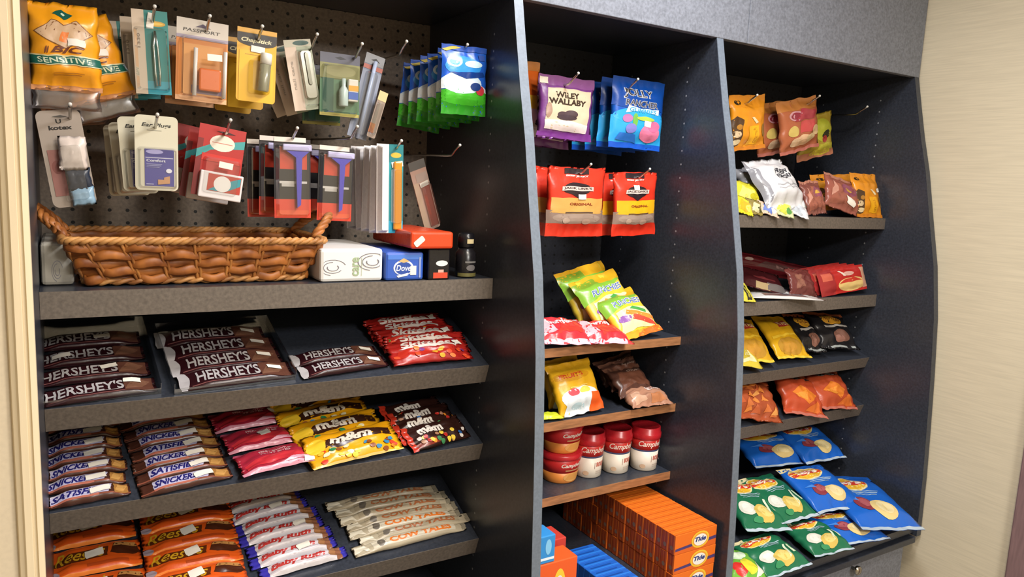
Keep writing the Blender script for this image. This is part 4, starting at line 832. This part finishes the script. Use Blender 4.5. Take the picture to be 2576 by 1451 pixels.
# soup cups and tubs on the third shelf
def soupcup(x, yc, label):
    e = empty('soup_cup', label, 'soup cup', Matrix.Translation(wv(x, yc, -.7215)) @ Matrix.Diagonal((.77, .77, .89, 1)), 'red and white soup cups')
    mb = MB(); lathe(mb, [(.040, 0), (.044, .003), (.0475, .060)], M('DDD3C4', 'print'), 40, None); lathe(mb, [(.0475, .060), (.048, .065)], M('3E4A6E', 'print'), 40, None, False); lathe(mb, [(.048, .065), (.050, .100)], M('C02A26', 'print'), 40, None, True)
    def s(z0, z1, r0, r1, a0, a1):
        def f(px, py):
            a = R_(a0+(a1-a0)*px); r = r0+(r1-r0)*py+.0001; return Vector((r*math.sin(a), -r*math.cos(a), z0+(z1-z0)*py)), Vector((math.sin(a), -math.cos(a), 0))
        return f
    decals(mb, s(.065, .100, .048, .050, -74, 62), [('T', "Campbell's", .06, .18, .96, .80, 'E6D8CC', .3, .02)])
    decals(mb, s(.004, .058, .0445, .0475, -80, 45), [('T', 'soup', .62, .46, .98, .82, 'C8786A', 0, .04), ('R', .56, .46, .58, .8, 'A88A80'), ('E', .28, .22, .10, .12, 'C9A88A'), ('R', .62, .3, .95, .34, 'B8A89C'), ('R', .62, .2, .9, .24, 'B8A89C')])
    local(e, 'cup', mb)
    mb = MB(); lathe(mb, [(.0512, .096), (.053, .098), (.053, .112), (.050, .114), (.0495, .128), (.047, .130), (.044, .127), (.001, .127)], M('B01F28', 'plastic'), 40); local(e, 'lid', mb)
    return e
soupcup(xat(1480, 1150, 1.42), 1.42, 'red and white soup cup, nearest the red tubs, in the front row of three')
soupcup(xat(1549, 1135, 1.412), 1.412, 'red and white soup cup in the middle of the front row of three')
soupcup(xat(1621, 1125, 1.395), 1.395, 'red and white soup cup at the right end of the front row of three')
soupcup(xat(1552, 1076, 1.50), 1.50, 'red and white soup cup in the back row, between middle and right front cups')
soupcup(xat(1480, 1090, 1.51), 1.51, 'red and white soup cup in the back row behind the cup nearest the tubs')
def tub(z, label):
    x = xat(1404, 1190, 1.435)
    e = empty('soup_tub', label, 'soup tub', Matrix.Translation(wv(x, 1.43, z)) @ Matrix.Diagonal((.77, .77, .93, 1)), 'red soup tubs')
    mb = MB(); lathe(mb, [(.052, 0), (.055, .003), (.060, .030)], M('D8843A', 'print'), 40); lathe(mb, [(.060, .030), (.068, .068)], M('C02626', 'print'), 40)
    def s(px, py):
        a = R_(-70+130*px); r = .0553+.0127*py*1.0; return Vector((r*math.sin(a), -r*math.cos(a), .004+.064*py)), Vector((math.sin(a), -math.cos(a), 0))
    decals(mb, s, [('E', .62, .22, .26, .2, 'E2A860'), ('P', [(.4, .1), (.8, .1), (.9, .4), (.5, .36)], 'D89A50'), ('T', "Campbell's", .3, .62, .9, .84, 'E2D6CC', .3, .03), ('R', .4, .5, .8, .56, 'B88A60')]); local(e, 'bowl', mb)
    mb = MB(); lathe(mb, [(.069, .066), (.0715, .068), (.0715, .078), (.067, .081), (.001, .080)], M('B5222A', 'plastic'), 40); local(e, 'lid', mb)
tub(-.7215, 'lower red soup tub by the left divider, under the other tub'); tub(-.6455, 'upper red soup tub by the left divider, stacked on another')

# detergent boxes at the bottom of the middle bay
shelf('b4', X1R, X2, 1.135, -.9335, 0, .024, LAM, 'dark bottom board of the middle bay under the orange boxes', LAM)
mbx = MB(); bw, bd, bh = .134, .0218, .0483
box(mbx, (-bw/2, 0, 0), (bw/2, bd, bh), M('E2701E', 'print'), None, .0012)
decals(mbx, lambda x, y: (Vector((-bw/2+.0015+x*(bw-.003), 0, .0015+y*(bh-.003))), Vector((0, -1, 0))),
       [('R', 0, 0, 1, .30, 'D86420'), ('P', [(0, .16), (1, .32), (1, .50), (0, .30)], '4A3A6E'), ('E', .60, .50, .22, .46, 'E8C23A'), ('E', .60, .50, .185, .38, 'E09A30'), ('E', .60, .48, .16, .32, 'E8E6E0'), ('T', 'Tide', .46, .40, .74, .66, '33407E', .2, .05)], flat=True, L=1)
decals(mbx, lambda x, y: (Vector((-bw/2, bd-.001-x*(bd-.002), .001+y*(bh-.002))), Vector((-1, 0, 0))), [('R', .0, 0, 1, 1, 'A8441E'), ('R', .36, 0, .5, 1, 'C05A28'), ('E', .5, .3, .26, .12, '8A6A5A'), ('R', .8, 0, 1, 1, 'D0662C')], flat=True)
decals(mbx, lambda x, y: (Vector((-bw/2+.001+x*(bw-.002), .001+y*(bd-.002), bh)), Vector((0, 0, 1))), [('R', 0, .0, 1, .12, 'C8581A'), ('R', 0, .5, 1, .6, 'EE8A30')], flat=True)
me = mbx.mesh('detergent_box')
LAY = ['top', 'middle', 'bottom']
for l in range(3):
    for k in range(20):
        o = mobj('detergent_box', me, None, Matrix.Translation(wv(1.2515+random.uniform(-.001, .001), 1.159+k*.0221, -.9330+(2-l)*.0487)))
        tag(o, 'orange detergent box, %s, in the %s layer' % ('at the very front' if k == 0 else ('rearmost' if k == 19 else ORD[k]+' from the front'), LAY[l]), 'detergent box', 'orange detergent boxes')
hp = (wv(0, 0, -.884), Vector((0, 0, 1)))
a = hit((1425, 1393), hp); b = hit((1512, 1382), hp)
mbx = MB(); w2 = b.x-a.x; box(mbx, (-w2/2, 0, 0), (w2/2, .0215, .0485), M('1F62C4', 'print'), None, .0015)
decals(mbx, lambda x, y: (Vector((-w2/2+.002+x*(w2-.004), .002+y*.0175, .0485)), Vector((0, 0, 1))), [('R', 0, 0, 1, .3, '2E7FE0'), ('R', .1, .5, .8, .7, '164A9E')], flat=True)
decals(mbx, lambda x, y: (Vector((-w2/2+.002+x*(w2-.004), 0, .002+y*.044)), Vector((0, -1, 0))), [('E', .5, .5, .3, .3, '5AA0E8'), ('R', 0, .8, 1, .9, 'BFD4EE')], flat=True)
me = mbx.mesh('dryer_sheet_box')
for k in range(9):
    o = mobj('dryer_sheet_box', me, None, Matrix.Translation(Vector(((a.x+b.x)/2, wv(0, 1.168+k*.0222, 0).y, wv(0, 0, -.9330).z))))
    tag(o, 'blue flat box, %s, in the low blue row beside the orange boxes' % ('frontmost' if k == 0 else ('rearmost' if k == 8 else ORD[k]+' from front')), 'dryer sheet box', 'blue dryer sheet boxes')
def zat(px, py, yc): return hit((px, py), vplane(yc)).z - ZO
for k, (lo, hi, c, fr, lb) in enumerate((
    ((.795, 1.170, -.9330), (xat(1452, 1425, 1.170), 1.225, zat(1430, 1404, 1.170)), 'DE5A24', [('E', .62, .5, .16, .40, 'E8C23A'), ('E', .62, .5, .12, .3, 'DADADC'), ('T', 'Tide', .52, .40, .72, .62, '33407E', .2, .05)], 'orange box under the small bright blue box by the left divider'),
    ((.795, 1.172, zat(1430, 1404, 1.170)+.0004), (xat(1397, 1370, 1.172), 1.222, zat(1390, 1345, 1.172)), '2F8AD0', [('E', .72, .6, .14, .3, '7FC0E8'), ('R', 0, .1, 1, .2, 'DCE8F0')], 'small bright blue box on top of the orange box by the left divider'),
    ((.795, 1.235, -.9330), (xat(1432, 1400, 1.235), 1.300, zat(1410, 1398, 1.235)), 'D84A28', [('R', 0, .7, 1, 1, 'E06A3A')], 'low red orange box behind the small bright blue box'),
    ((.795, 1.237, zat(1410, 1398, 1.235)+.0004), (xat(1424, 1370, 1.237), 1.298, zat(1410, 1354, 1.237)), 'C03A30', [('R', .1, .3, .9, .6, 'D8705A')], 'red box on top of the low red orange box'))):
    cuboid('laundry_box', lb, 'laundry box', wl(*lo), wl(*hi), c, fr, bev=.002)

# ------------------------------------------------------------------ right bay
OB = [('R', 0, .78, 1, 1, 'D88A1E'), ('E', .20, .86, .09, .05, '2E2416'), ('P', [(.0, .05), (.22, .1), (.30, .55), (.12, .62), (0, .55)], '4A321C'), ('E', .12, .3, .1, .06, 'C9B08A'), ('E', .14, .16, .1, .05, 'D8C49A'), ('E', .2, .42, .07, .05, 'A8742A'), ('R', .44, .1, .74, .44, 'E8A81A'), ('V', 'crunch', .58, .12, .68, .40, 'B87A10'), ('P', [(.52, .60), (.60, .60), (.72, .50), (.66, .48)], 'E0CDA0'), ('R', 0, 0, 1, .07, 'C87A20'), ('E', .9, .34, .07, .12, '8A6A34')]
bag('trail_mix_bag', 'orange trail mix bag with a dark dot, hanging beside the right divider', 'snack bag', vplane(1.43), [(1831, 238), (1927, 240), (1920, 370), (1838, 384)], .014, 'D98C1C', OB, None, 'orange trail mix bags', seed=91, wr=.006, pinch=.05)
GB = [('R', 0, .80, 1, 1, 'B8763A'), ('E', .34, .70, .16, .09, 'C9949A'), ('E', .34, .70, .12, .065, '8A2A3A'), ('P', [(.30, .60), (.85, .60), (.9, .75), (.5, .80)], 'A83A44'), ('R', .44, .36, .84, .58, 'C04A48'), ('E', .26, .42, .12, .10, 'C9B060'), ('E', .5, .22, .30, .10, 'D8B088'), ('E', .3, .2, .12, .07, 'DDBE98'), ('E', .7, .24, .12, .08, 'D8C090'), ('E', .84, .36, .12, .1, 'D5B484'), ('R', 0, 0, 1, .07, 'B5685A')]
q = [(1948, 252), (2045, 249), (2066, 374), (1964, 383)]
o = bag('gummy_ring_bag', 'tan gummy ring bag with a red label, hanging in the right bay', 'snack bag', vplane(1.43), q, .018, 'A85E3C', GB, None, 'tan gummy ring bags', seed=92, wr=.008, pinch=.04)
dup(o, moved(o.matrix_world, -.03, .05, -.008, -3), 'tan gummy ring bag behind the red labelled one', 'tan gummy ring bags')
bag('sour_candy_bag', 'yellow green candy bag peeking out right of the tan gummy ring bag', 'snack bag', vplane(1.475), [(1990, 292), (2092, 284), (2094, 392), (2012, 402)], .014, 'A89030', [('R', .5, 0, 1, .3, 'B8B03A'), ('E', .66, .62, .26, .26, 'B5B83A'), ('E', .76, .5, .12, .1, '3A3A22'), ('E', .72, .40, .08, .08, 'A83A34'), ('R', 0, 0, 1, .16, 'B8785A'), ('E', .6, .12, .3, .08, 'C9B83A')], None, None, seed=94, wr=.007)
bag('white_snack_bag', 'big white snack bag slumped on the top shelf of the right bay', 'snack bag', splane(1.385, -.052, 55, .045), [(1868, 402), (1958, 403), (2036, 520), (1930, 535)], .030, 'D4D4D6', [('P', [(.0, .1), (.14, .2), (.1, .95), (0, 1)], '8A8A90'), ('T', 'FRESH', .42, .62, .80, .70, '34343C', 0, .04), ('T', 'POPCORN', .44, .52, .86, .60, '34343C', 0, .03), ('R', .3, .38, .9, .40, 'A8A8AC'), ('R', .3, .32, .9, .335, 'B4B4B8')], None, None, seed=95, wr=.012, pinch=.05, fin='foil')
bag('grey_snack_bag', 'grey snack bag squashed behind the big white bag', 'snack bag', splane(1.45, -.052, 60, .05), [(1842, 422), (1908, 420), (1960, 500), (1880, 505)], .028, '8A8A8E', [], None, None, seed=96, wr=.012)
for k, (qq, c, lb, pl) in enumerate((
    ([(1846, 452), (1905, 466), (1910, 505), (1846, 512)], 'CFC83A', 'yellow candy packet leaning against the grey snack bag', splane(1.38, -.052, 58, .02)),
    ([(1846, 492), (1888, 498), (1886, 535), (1848, 538)], 'D8CC2A', 'yellow candy packet at the shelf front by the right divider', splane(1.352, -.052, 50, .012)),
    ([(1884, 505), (1912, 500), (1912, 538), (1884, 540)], '8A7A40', 'small olive candy packet on the shelf front', splane(1.352, -.052, 55, .012)),
    ([(1908, 505), (1950, 512), (1950, 540), (1910, 538)], 'D8B8A0', 'small peach candy packet on the shelf front', splane(1.352, -.052, 40, .013)),
    ([(1944, 500), (1990, 505), (1992, 542), (1942, 542)], 'C9D0A0', 'pale green candy packet in front of the big white bag', splane(1.35, -.052, 50, .012)),
    ([(1984, 510), (2030, 515), (2026, 542), (1984, 542)], 'D9D8DC', 'small white candy packet in front of the big white bag', splane(1.35, -.052, 45, .012)))):
    bag('candy_packet', lb, 'candy packet', pl, qq, .008, c, [('P', [(.1, .2), (.6, .1), (.8, .6), (.3, .7)], ['E0DC70', 'C9A82A', 'D8D0A0', '6A7FC0', 'D0D850', 'B8C0C8'][k]), ('E', .7, .3, .15, .15, ['B8B020', 'E8E060', '4A4A20', 'E8E0D8', '5A9A4A', 'F0F0F0'][k])], None, 'small candy packets', seed=100+k, wr=.006, nu=12, nv=12)
PM = [('P', [(.1, .1), (.5, .2), (.9, .1), (.85, .7), (.4, .8), (.12, .6)], '9A5A48'), ('E', .62, .62, .26, .16, '8A4A5E'), ('E', .58, .60, .1, .05, 'C9A040'), ('R', .0, .92, 1, 1, 'A8705C'), ('P', [(.1, .3), (.3, .5), (.2, .8)], 'C08A78')]
o = bag('pecan_bag', 'brown snack bag with two white price stickers on the top shelf', 'snack bag', splane(1.362, -.052, 70, .012), [(2078, 462), (2160, 466), (2150, 540), (2068, 544)], .016, '945446', PM, (.62, .30, -8, .038, .020), 'brown snack bags', seed=111, wr=.009)
bag('pecan_bag', 'brown snack bag between the white bag and the stickered bag', 'snack bag', splane(1.37, -.052, 68, .02), [(2008, 458), (2058, 452), (2078, 536), (2030, 542)], .014, '7E4A40', PM, None, 'brown snack bags', seed=112, wr=.009)
bag('trail_mix_bag', 'orange trail mix bag standing behind the stickered brown snack bag', 'snack bag', splane(1.44, -.052, 76, .018), [(2036, 437), (2146, 440), (2160, 525), (2050, 530)], .012, 'D08A20', OB, None, 'orange trail mix bags', seed=113, wr=.006)
bag('trail_mix_bag', 'orange trail mix bag standing at the right end of the top shelf', 'snack bag', splane(1.358, -.052, 72, .016), [(2140, 436), (2200, 437), (2219, 545), (2152, 549)], .014, 'D98C1C', OB, (.85, .60, 5, .02, .012), 'orange trail mix bags', seed=114, wr=.005)

# second shelf: dark red pouches, sachets, red packs
RP = [('R', 0, 0, 1, .1, '6E2228'), ('P', [(.2, .3), (.8, .3), (.75, .6), (.3, .65)], '5A3A38'), ('E', .14, .6, .04, .1, 'A89088'), ('T', 'beef', .4, .4, .7, .55, '8A6A64', 0, .03)]
bag('jerky_pouch', 'wide dark red pouch leaning at the back of the second shelf', 'jerky pouch', splane(1.50, -.286, 66, .016), [(1840, 660), (2082, 668), (2084, 708), (1840, 708)], .012, '5E181E', RP, None, 'dark red pouches', seed=121, wr=.005)
bag('jerky_pouch', 'dark brown pouch with a tan stripe lying left on the second shelf', 'jerky pouch', splane(1.40, -.286, 35, .014), [(1856, 676), (1960, 684), (1965, 730), (1866, 728)], .012, '3E1418', [('R', .3, .05, .6, .25, 'A8926A'), ('R', .55, .08, .95, .3, '6A6260'), ('R', .3, .4, .8, .5, '6A2A2C')], None, 'dark red pouches', seed=122, wr=.005)
bag('jerky_pouch', 'crumpled brown pouch leaning on the upright red packs', 'jerky pouch', splane(1.375, -.286, 62, .016), [(1972, 678), (2040, 676), (2052, 742), (1990, 746)], .014, '6A3430', [('P', [(.2, .2), (.5, .3), (.4, .8), (.2, .7)], '8A5A4A')], None, 'dark red pouches', seed=123, wr=.010)
for k, (qq, lb) in enumerate((([(1872, 728), (2006, 728), (2010, 738), (1880, 741)], 'white stick sachet, the rear one of two lying on the second shelf'), ([(1890, 741), (2030, 740), (2050, 748), (1880, 756)], 'white stick sachet, the front one of two lying on the second shelf'))):
    bag('stick_sachet', lb, 'sachet', splane(1.345, -.2865, 2, .006), qq, .007, 'D8D5D2', [('R', .25, .2, .8, .6, '7A5A54'), ('T', 'SLIM', .5, .3, .8, .7, '6A6A74', 0, .03)], None, 'white stick sachets', horiz=True, seed=131+k, wr=.002, nu=22, nv=8)
bag('yellow_sachet', 'yellow and black sachet at the divider end of the second shelf', 'sachet', splane(1.350, -.2865, 40, .012), [(1840, 708), (1868, 712), (1906, 755), (1850, 762)], .006, 'C9C040', [('R', .55, .1, .8, .9, '2A2620'), ('V', 'mustard', .6, .2, .75, .8, 'C9C040')], None, None, seed=133, wr=.003)
RC = [('R', 0, 0, .3, 1, '9A2A2A'), ('R', .3, 0, 1, 1, 'B52A24'), ('R', .06, .55, .26, .85, 'C8604A'), ('E', .66, .30, .32, .26, 'E0C07A'), ('P', [(.36, .36), (.9, .40), (.7, .56), (.5, .5)], 'C03A2A'), ('E', .62, .72, .12, .08, 'D8A89A'), ('P', [(.42, .86), (.46, .86), (.56, .64), (.50, .64)], 'E2D0C0'), ('R', .9, .1, 1, .9, 'C89A80')]
q = [(2048, 684), (2166, 680), (2184, 743), (2066, 746)]
o = bag('cracker_pack', 'red cracker pack with a pale bowl picture, foremost at the right of the second shelf', 'cracker pack', splane(1.36, -.286, 72, .008), q, .008, 'B52A24', RC, None, 'red cracker packs', seed=141, wr=.003, pinch=.01)
for k in range(3): dup(o, moved(o.matrix_world, -.012*(k+1), .018*(k+1), .001), 'red cracker pack, %s behind the one with the bowl in view' % ('first', 'second', 'last')[k], 'red cracker packs')

# third and fourth shelf: yellow, black and orange chip bags
YC = [('R', 0, .9, 1, 1, 'C99A18'), ('P', [(.45, .66), (.85, .70), (.82, .86), (.42, .82)], 'A8322A'), ('T', "FRITOS", .46, .71, .82, .80, 'E0C890', .1, .04), ('E', .5, .24, .36, .18, 'B5862A'), ('E', .46, .22, .22, .1, 'C08A30'), ('R', 0, 0, 1, .05, 'D9C040'), ('P', [(.1, .4), (.9, .5), (.9, .54), (.1, .46)], 'E8C038')]
q = [(1905, 800), (1966, 792), (2042, 894), (1946, 908)]
bag('corn_chip_bag', 'yellow corn chip bag at the middle of the third shelf beside the black bags', 'chip bag', SP('c3', .012, 22), q, .016, 'D8A61C', YC, None, 'yellow corn chip bags', seed=151, wr=.007)
bag('corn_chip_bag', 'yellow corn chip bag left of the middle yellow one', 'chip bag', SP('c3', .014, 22), [(1830, 806), (1886, 797), (1942, 903), (1850, 915)], .018, 'CF9E1E', YC, None, 'yellow corn chip bags', seed=152, wr=.008)
bag('corn_chip_bag', 'pale yellow chip bag corner at the shelf front by the divider', 'chip bag', SP('c3', .024, 10), [(1800, 862), (1880, 856), (1902, 912), (1800, 925)], .014, 'C9B43A', [('P', [(.5, .1), (.9, .2), (.8, .6)], 'D8D0A0'), ('E', .6, .4, .2, .2, 'B5A030')], None, 'yellow corn chip bags', seed=153, wr=.008)
KC = [('E', .50, .74, .30, .16, 'C8902A'), ('T', 'RUFFLES', .26, .69, .76, .79, '6A3A1A', .1, .04), ('P', [(.2, .48), (.9, .56), (.9, .60), (.2, .54)], 'A8A49E'), ('E', .58, .30, .24, .14, '7A5446'), ('E', .50, .22, .14, .08, '93685A'), ('R', .2, .04, .9, .09, '9AA09E'), ('R', 0, .92, 1, 1, '8A4A2A')]
bag('ridged_chip_bag', 'black chip bag with an orange oval at the right of the third shelf', 'chip bag', SP('c3', .014, 26), [(2036, 792), (2110, 785), (2152, 866), (2064, 890)], .020, '1C1A1C', KC, None, 'black chip bags', seed=154, wr=.009)
bag('ridged_chip_bag', 'black chip bag squeezed between the yellow bags and the orange oval bag', 'chip bag', SP('c3', .012, 24), [(1972, 794), (2028, 788), (2072, 880), (2024, 892)], .016, '1A181A', KC, None, 'black chip bags', seed=155, wr=.010)
DO = [('R', 0, .92, 1, 1, 'A85A3A'), ('P', [(.25, .76), (.85, .80), (.7, .92), (.3, .88)], 'C9BFB4'), ('T', 'DORITOS', .26, .77, .82, .87, '3A201A', .1, .05), ('P', [(.2, .40), (.55, .20), (.85, .42), (.5, .62)], 'DA7A2A'), ('P', [(.25, .38), (.5, .26), (.6, .5)], 'E8943A'), ('P', [(.5, .1), (.9, .08), (.8, .3)], 'D06A2A'), ('R', 0, 0, 1, .06, 'B86A5A')]
bag('tortilla_chip_bag', 'orange red tortilla chip bag, left one of the pair on the fourth shelf', 'chip bag', SP('c4', .016, 26), [(1950, 945), (2042, 936), (2058, 1034), (1972, 1052)], .024, 'B84A2A', DO, None, 'orange red tortilla chip bags', seed=161, wr=.010)
bag('tortilla_chip_bag', 'orange red tortilla chip bag at the right end of the fourth shelf', 'chip bag', SP('c4', .016, 26), [(2026, 936), (2097, 924), (2154, 1020), (2052, 1038)], .024, 'B24A2A', DO, None, 'orange red tortilla chip bags', seed=162, wr=.010)
r = random.Random(9)
bag('cheese_chip_bag', 'orange chip bag printed with many chips by the divider, fourth shelf', 'chip bag', SP('c4', .02, 24), [(1825, 958), (1928, 946), (1952, 1042), (1830, 1072)], .026, 'A04A28', [('P', [(x, y), (x+.16, y+.03), (x+.10, y+.16)], r.choice(['D8803A', 'C46A34', 'E09A50', 'B5562C'])) for x, y in [(r.uniform(.02, .82), r.uniform(.05, .72)) for _ in range(22)]], None, None, seed=163, wr=.012)

# lowest shelf: blue and green potato chip bags
def lays(base, dark, onion):
    ops = [('R', 0, .93, 1, 1, dark), ('P', [(0, .9), (.3, .94), (.3, 1), (0, 1)], 'D8CCA0'), ('E', .40, .78, .33, .165, 'E8D9A0'), ('E', .40, .78, .30, .145, 'E0B030'), ('P', [(.10, .71), (.70, .73), (.72, .83), (.08, .82)], 'C83A2E'), ('T', "Lay's", .18, .715, .64, .84, 'F0E6DA', .15, .05),
           ('R', .30, .60, .78, .614, 'A8C0D0'), ('R', .30, .57, .74, .582, 'A8C0D0'), ('R', .34, .54, .70, .55, 'A8C0D0'), ('R', 0, .0, 1, .05, 'B5C4D0')]
    if onion: ops += [('E', .26, .35, .16, .13, 'D5D6C8'), ('E', .26, .35, .10, .09, 'E6E4DA'), ('E', .54, .25, .20, .14, 'D0B45A'), ('E', .57, .27, .14, .09, 'DDC878'), ('P', [(.74, .5), (.79, .5), (.72, .24), (.64, .2)], 'D8E6C8'), ('P', [(.82, .5), (.86, .5), (.88, .3), (.82, .28)], 'C9DDB8'), ('E', .35, .15, .1, .04, '3A8A5A')]
    else: ops += [('E', .34, .37, .14, .12, '8A3A44'), ('E', .36, .39, .09, .07, 'A85A60'), ('E', .58, .29, .19, .15, 'E0C888'), ('E', .61, .31, .13, .10, 'EAD9A4'), ('P', [(.1, .48), (.3, .42), (.28, .5)], '4A8AE0')]
    return (base, ops)
BL = lays('1C62C4', '174EA0', 0); GR = lays('1E6A48', '18563A', 1)
ch = dict(wr=.008, pinch=.0, sa=.05, sb=.06)
for k, (qq, d, lf, ex, lb) in enumerate((
    ([(1945, 1076), (2036, 1062), (2134, 1150), (2026, 1168)], BL, .022, 14, 'blue potato chip bag at the back of the lowest shelf, under the shelf above'),
    ([(1842, 1096), (1960, 1074), (2040, 1160), (1896, 1184)], BL, .020, 12, 'blue potato chip bag at the back left of the lowest shelf, mostly in shade'),
    ([(1958, 1184), (2064, 1166), (2166, 1266), (2060, 1300)], BL, .046, 10, 'blue potato chip bag in the middle of the lowest shelf, beside the green bags'),
    ([(2080, 1208), (2188, 1190), (2284, 1314), (2158, 1354)], BL, .048, 2, 'blue potato chip bag at the right front corner of the lowest shelf'),
    ([(2036, 1304), (2138, 1270), (2220, 1346), (2106, 1388)], BL, .016, 0, 'blue potato chip bag at the front, squeezed between green bag and corner bag'),
    ([(1862, 1208), (1940, 1190), (2052, 1288), (1966, 1332)], GR, .05, 6, 'green onion chip bag beside the middle blue bag'),
    ([(1818, 1218), (1884, 1200), (1980, 1328), (1862, 1346)], GR, .045, 6, 'green onion chip bag at the back by the divider'),
    ([(1972, 1324), (2046, 1300), (2150, 1379), (2042, 1406)], GR, .022, 0, 'green onion chip bag at the front touching the blue bags'),
    ([(1840, 1368), (1930, 1340), (2056, 1418), (1928, 1458)], GR, .028, 0, 'green onion chip bag at the front by the divider'))):
    bag('potato_chip_bag', lb, 'chip bag', SP('c5', lf, ex), qq, .020, d[0], d[1], None, 'blue potato chip bags' if d is BL else 'green onion chip bags', seed=171+k, **ch)
bag('fruit_chew_bag', 'bright green bag with fruit pictures at the bottom left of the right bay', 'candy bag', SP('c5', .03, 0), [(1822, 1390), (1872, 1376), (1922, 1452), (1826, 1476)], .016, '6AA83A', [('E', .3, .3, .2, .16, 'C8302A'), ('E', .6, .35, .2, .2, 'D8D03A'), ('E', .5, .7, .3, .15, 'C9D8C0'), ('P', [(.7, .1), (.95, .2), (.9, .5)], 'D8D0C0')], None, None, seed=185, wr=.008)

# ------------------------------------------------------------------ let goods rest on their shelves instead of sinking in
bpy.context.view_layer.update()
def allmesh(o):
    r = [o] if o.type == 'MESH' else []
    for c in o.children: r += allmesh(c)
    return r
SHS = []
for o in C.objects:
    if o.name.split('.')[0] == 'shelf':
        bd = [c for c in o.children if c.name.startswith('board')][0].data.vertices
        SHS.append((o.matrix_world.inverted(), max(v.co.x for v in bd), max(v.co.y for v in bd), min(v.co.z for v in bd)))
for t in list(C.objects):
    if t.parent is not None or 'category' not in t or t['category'] in ('shelf', 'shelving unit', 'light', 'hook'): continue
    vs = [m.matrix_world @ v.co for m in allmesh(t) for v in m.data.vertices]; pen = 0.0
    for inv, mx, my, th in SHS:
        q = [inv @ v for v in vs]
        if max(p.z for p in q) < 0.004: continue
        ins = [p.z for p in q if 0 < p.x < mx and 0 < p.y < my and th < p.z < 0]
        if len(ins) > 2: pen = max(pen, -min(ins))
    if 0 < pen < 0.031: t.location.z += pen + 0.0004
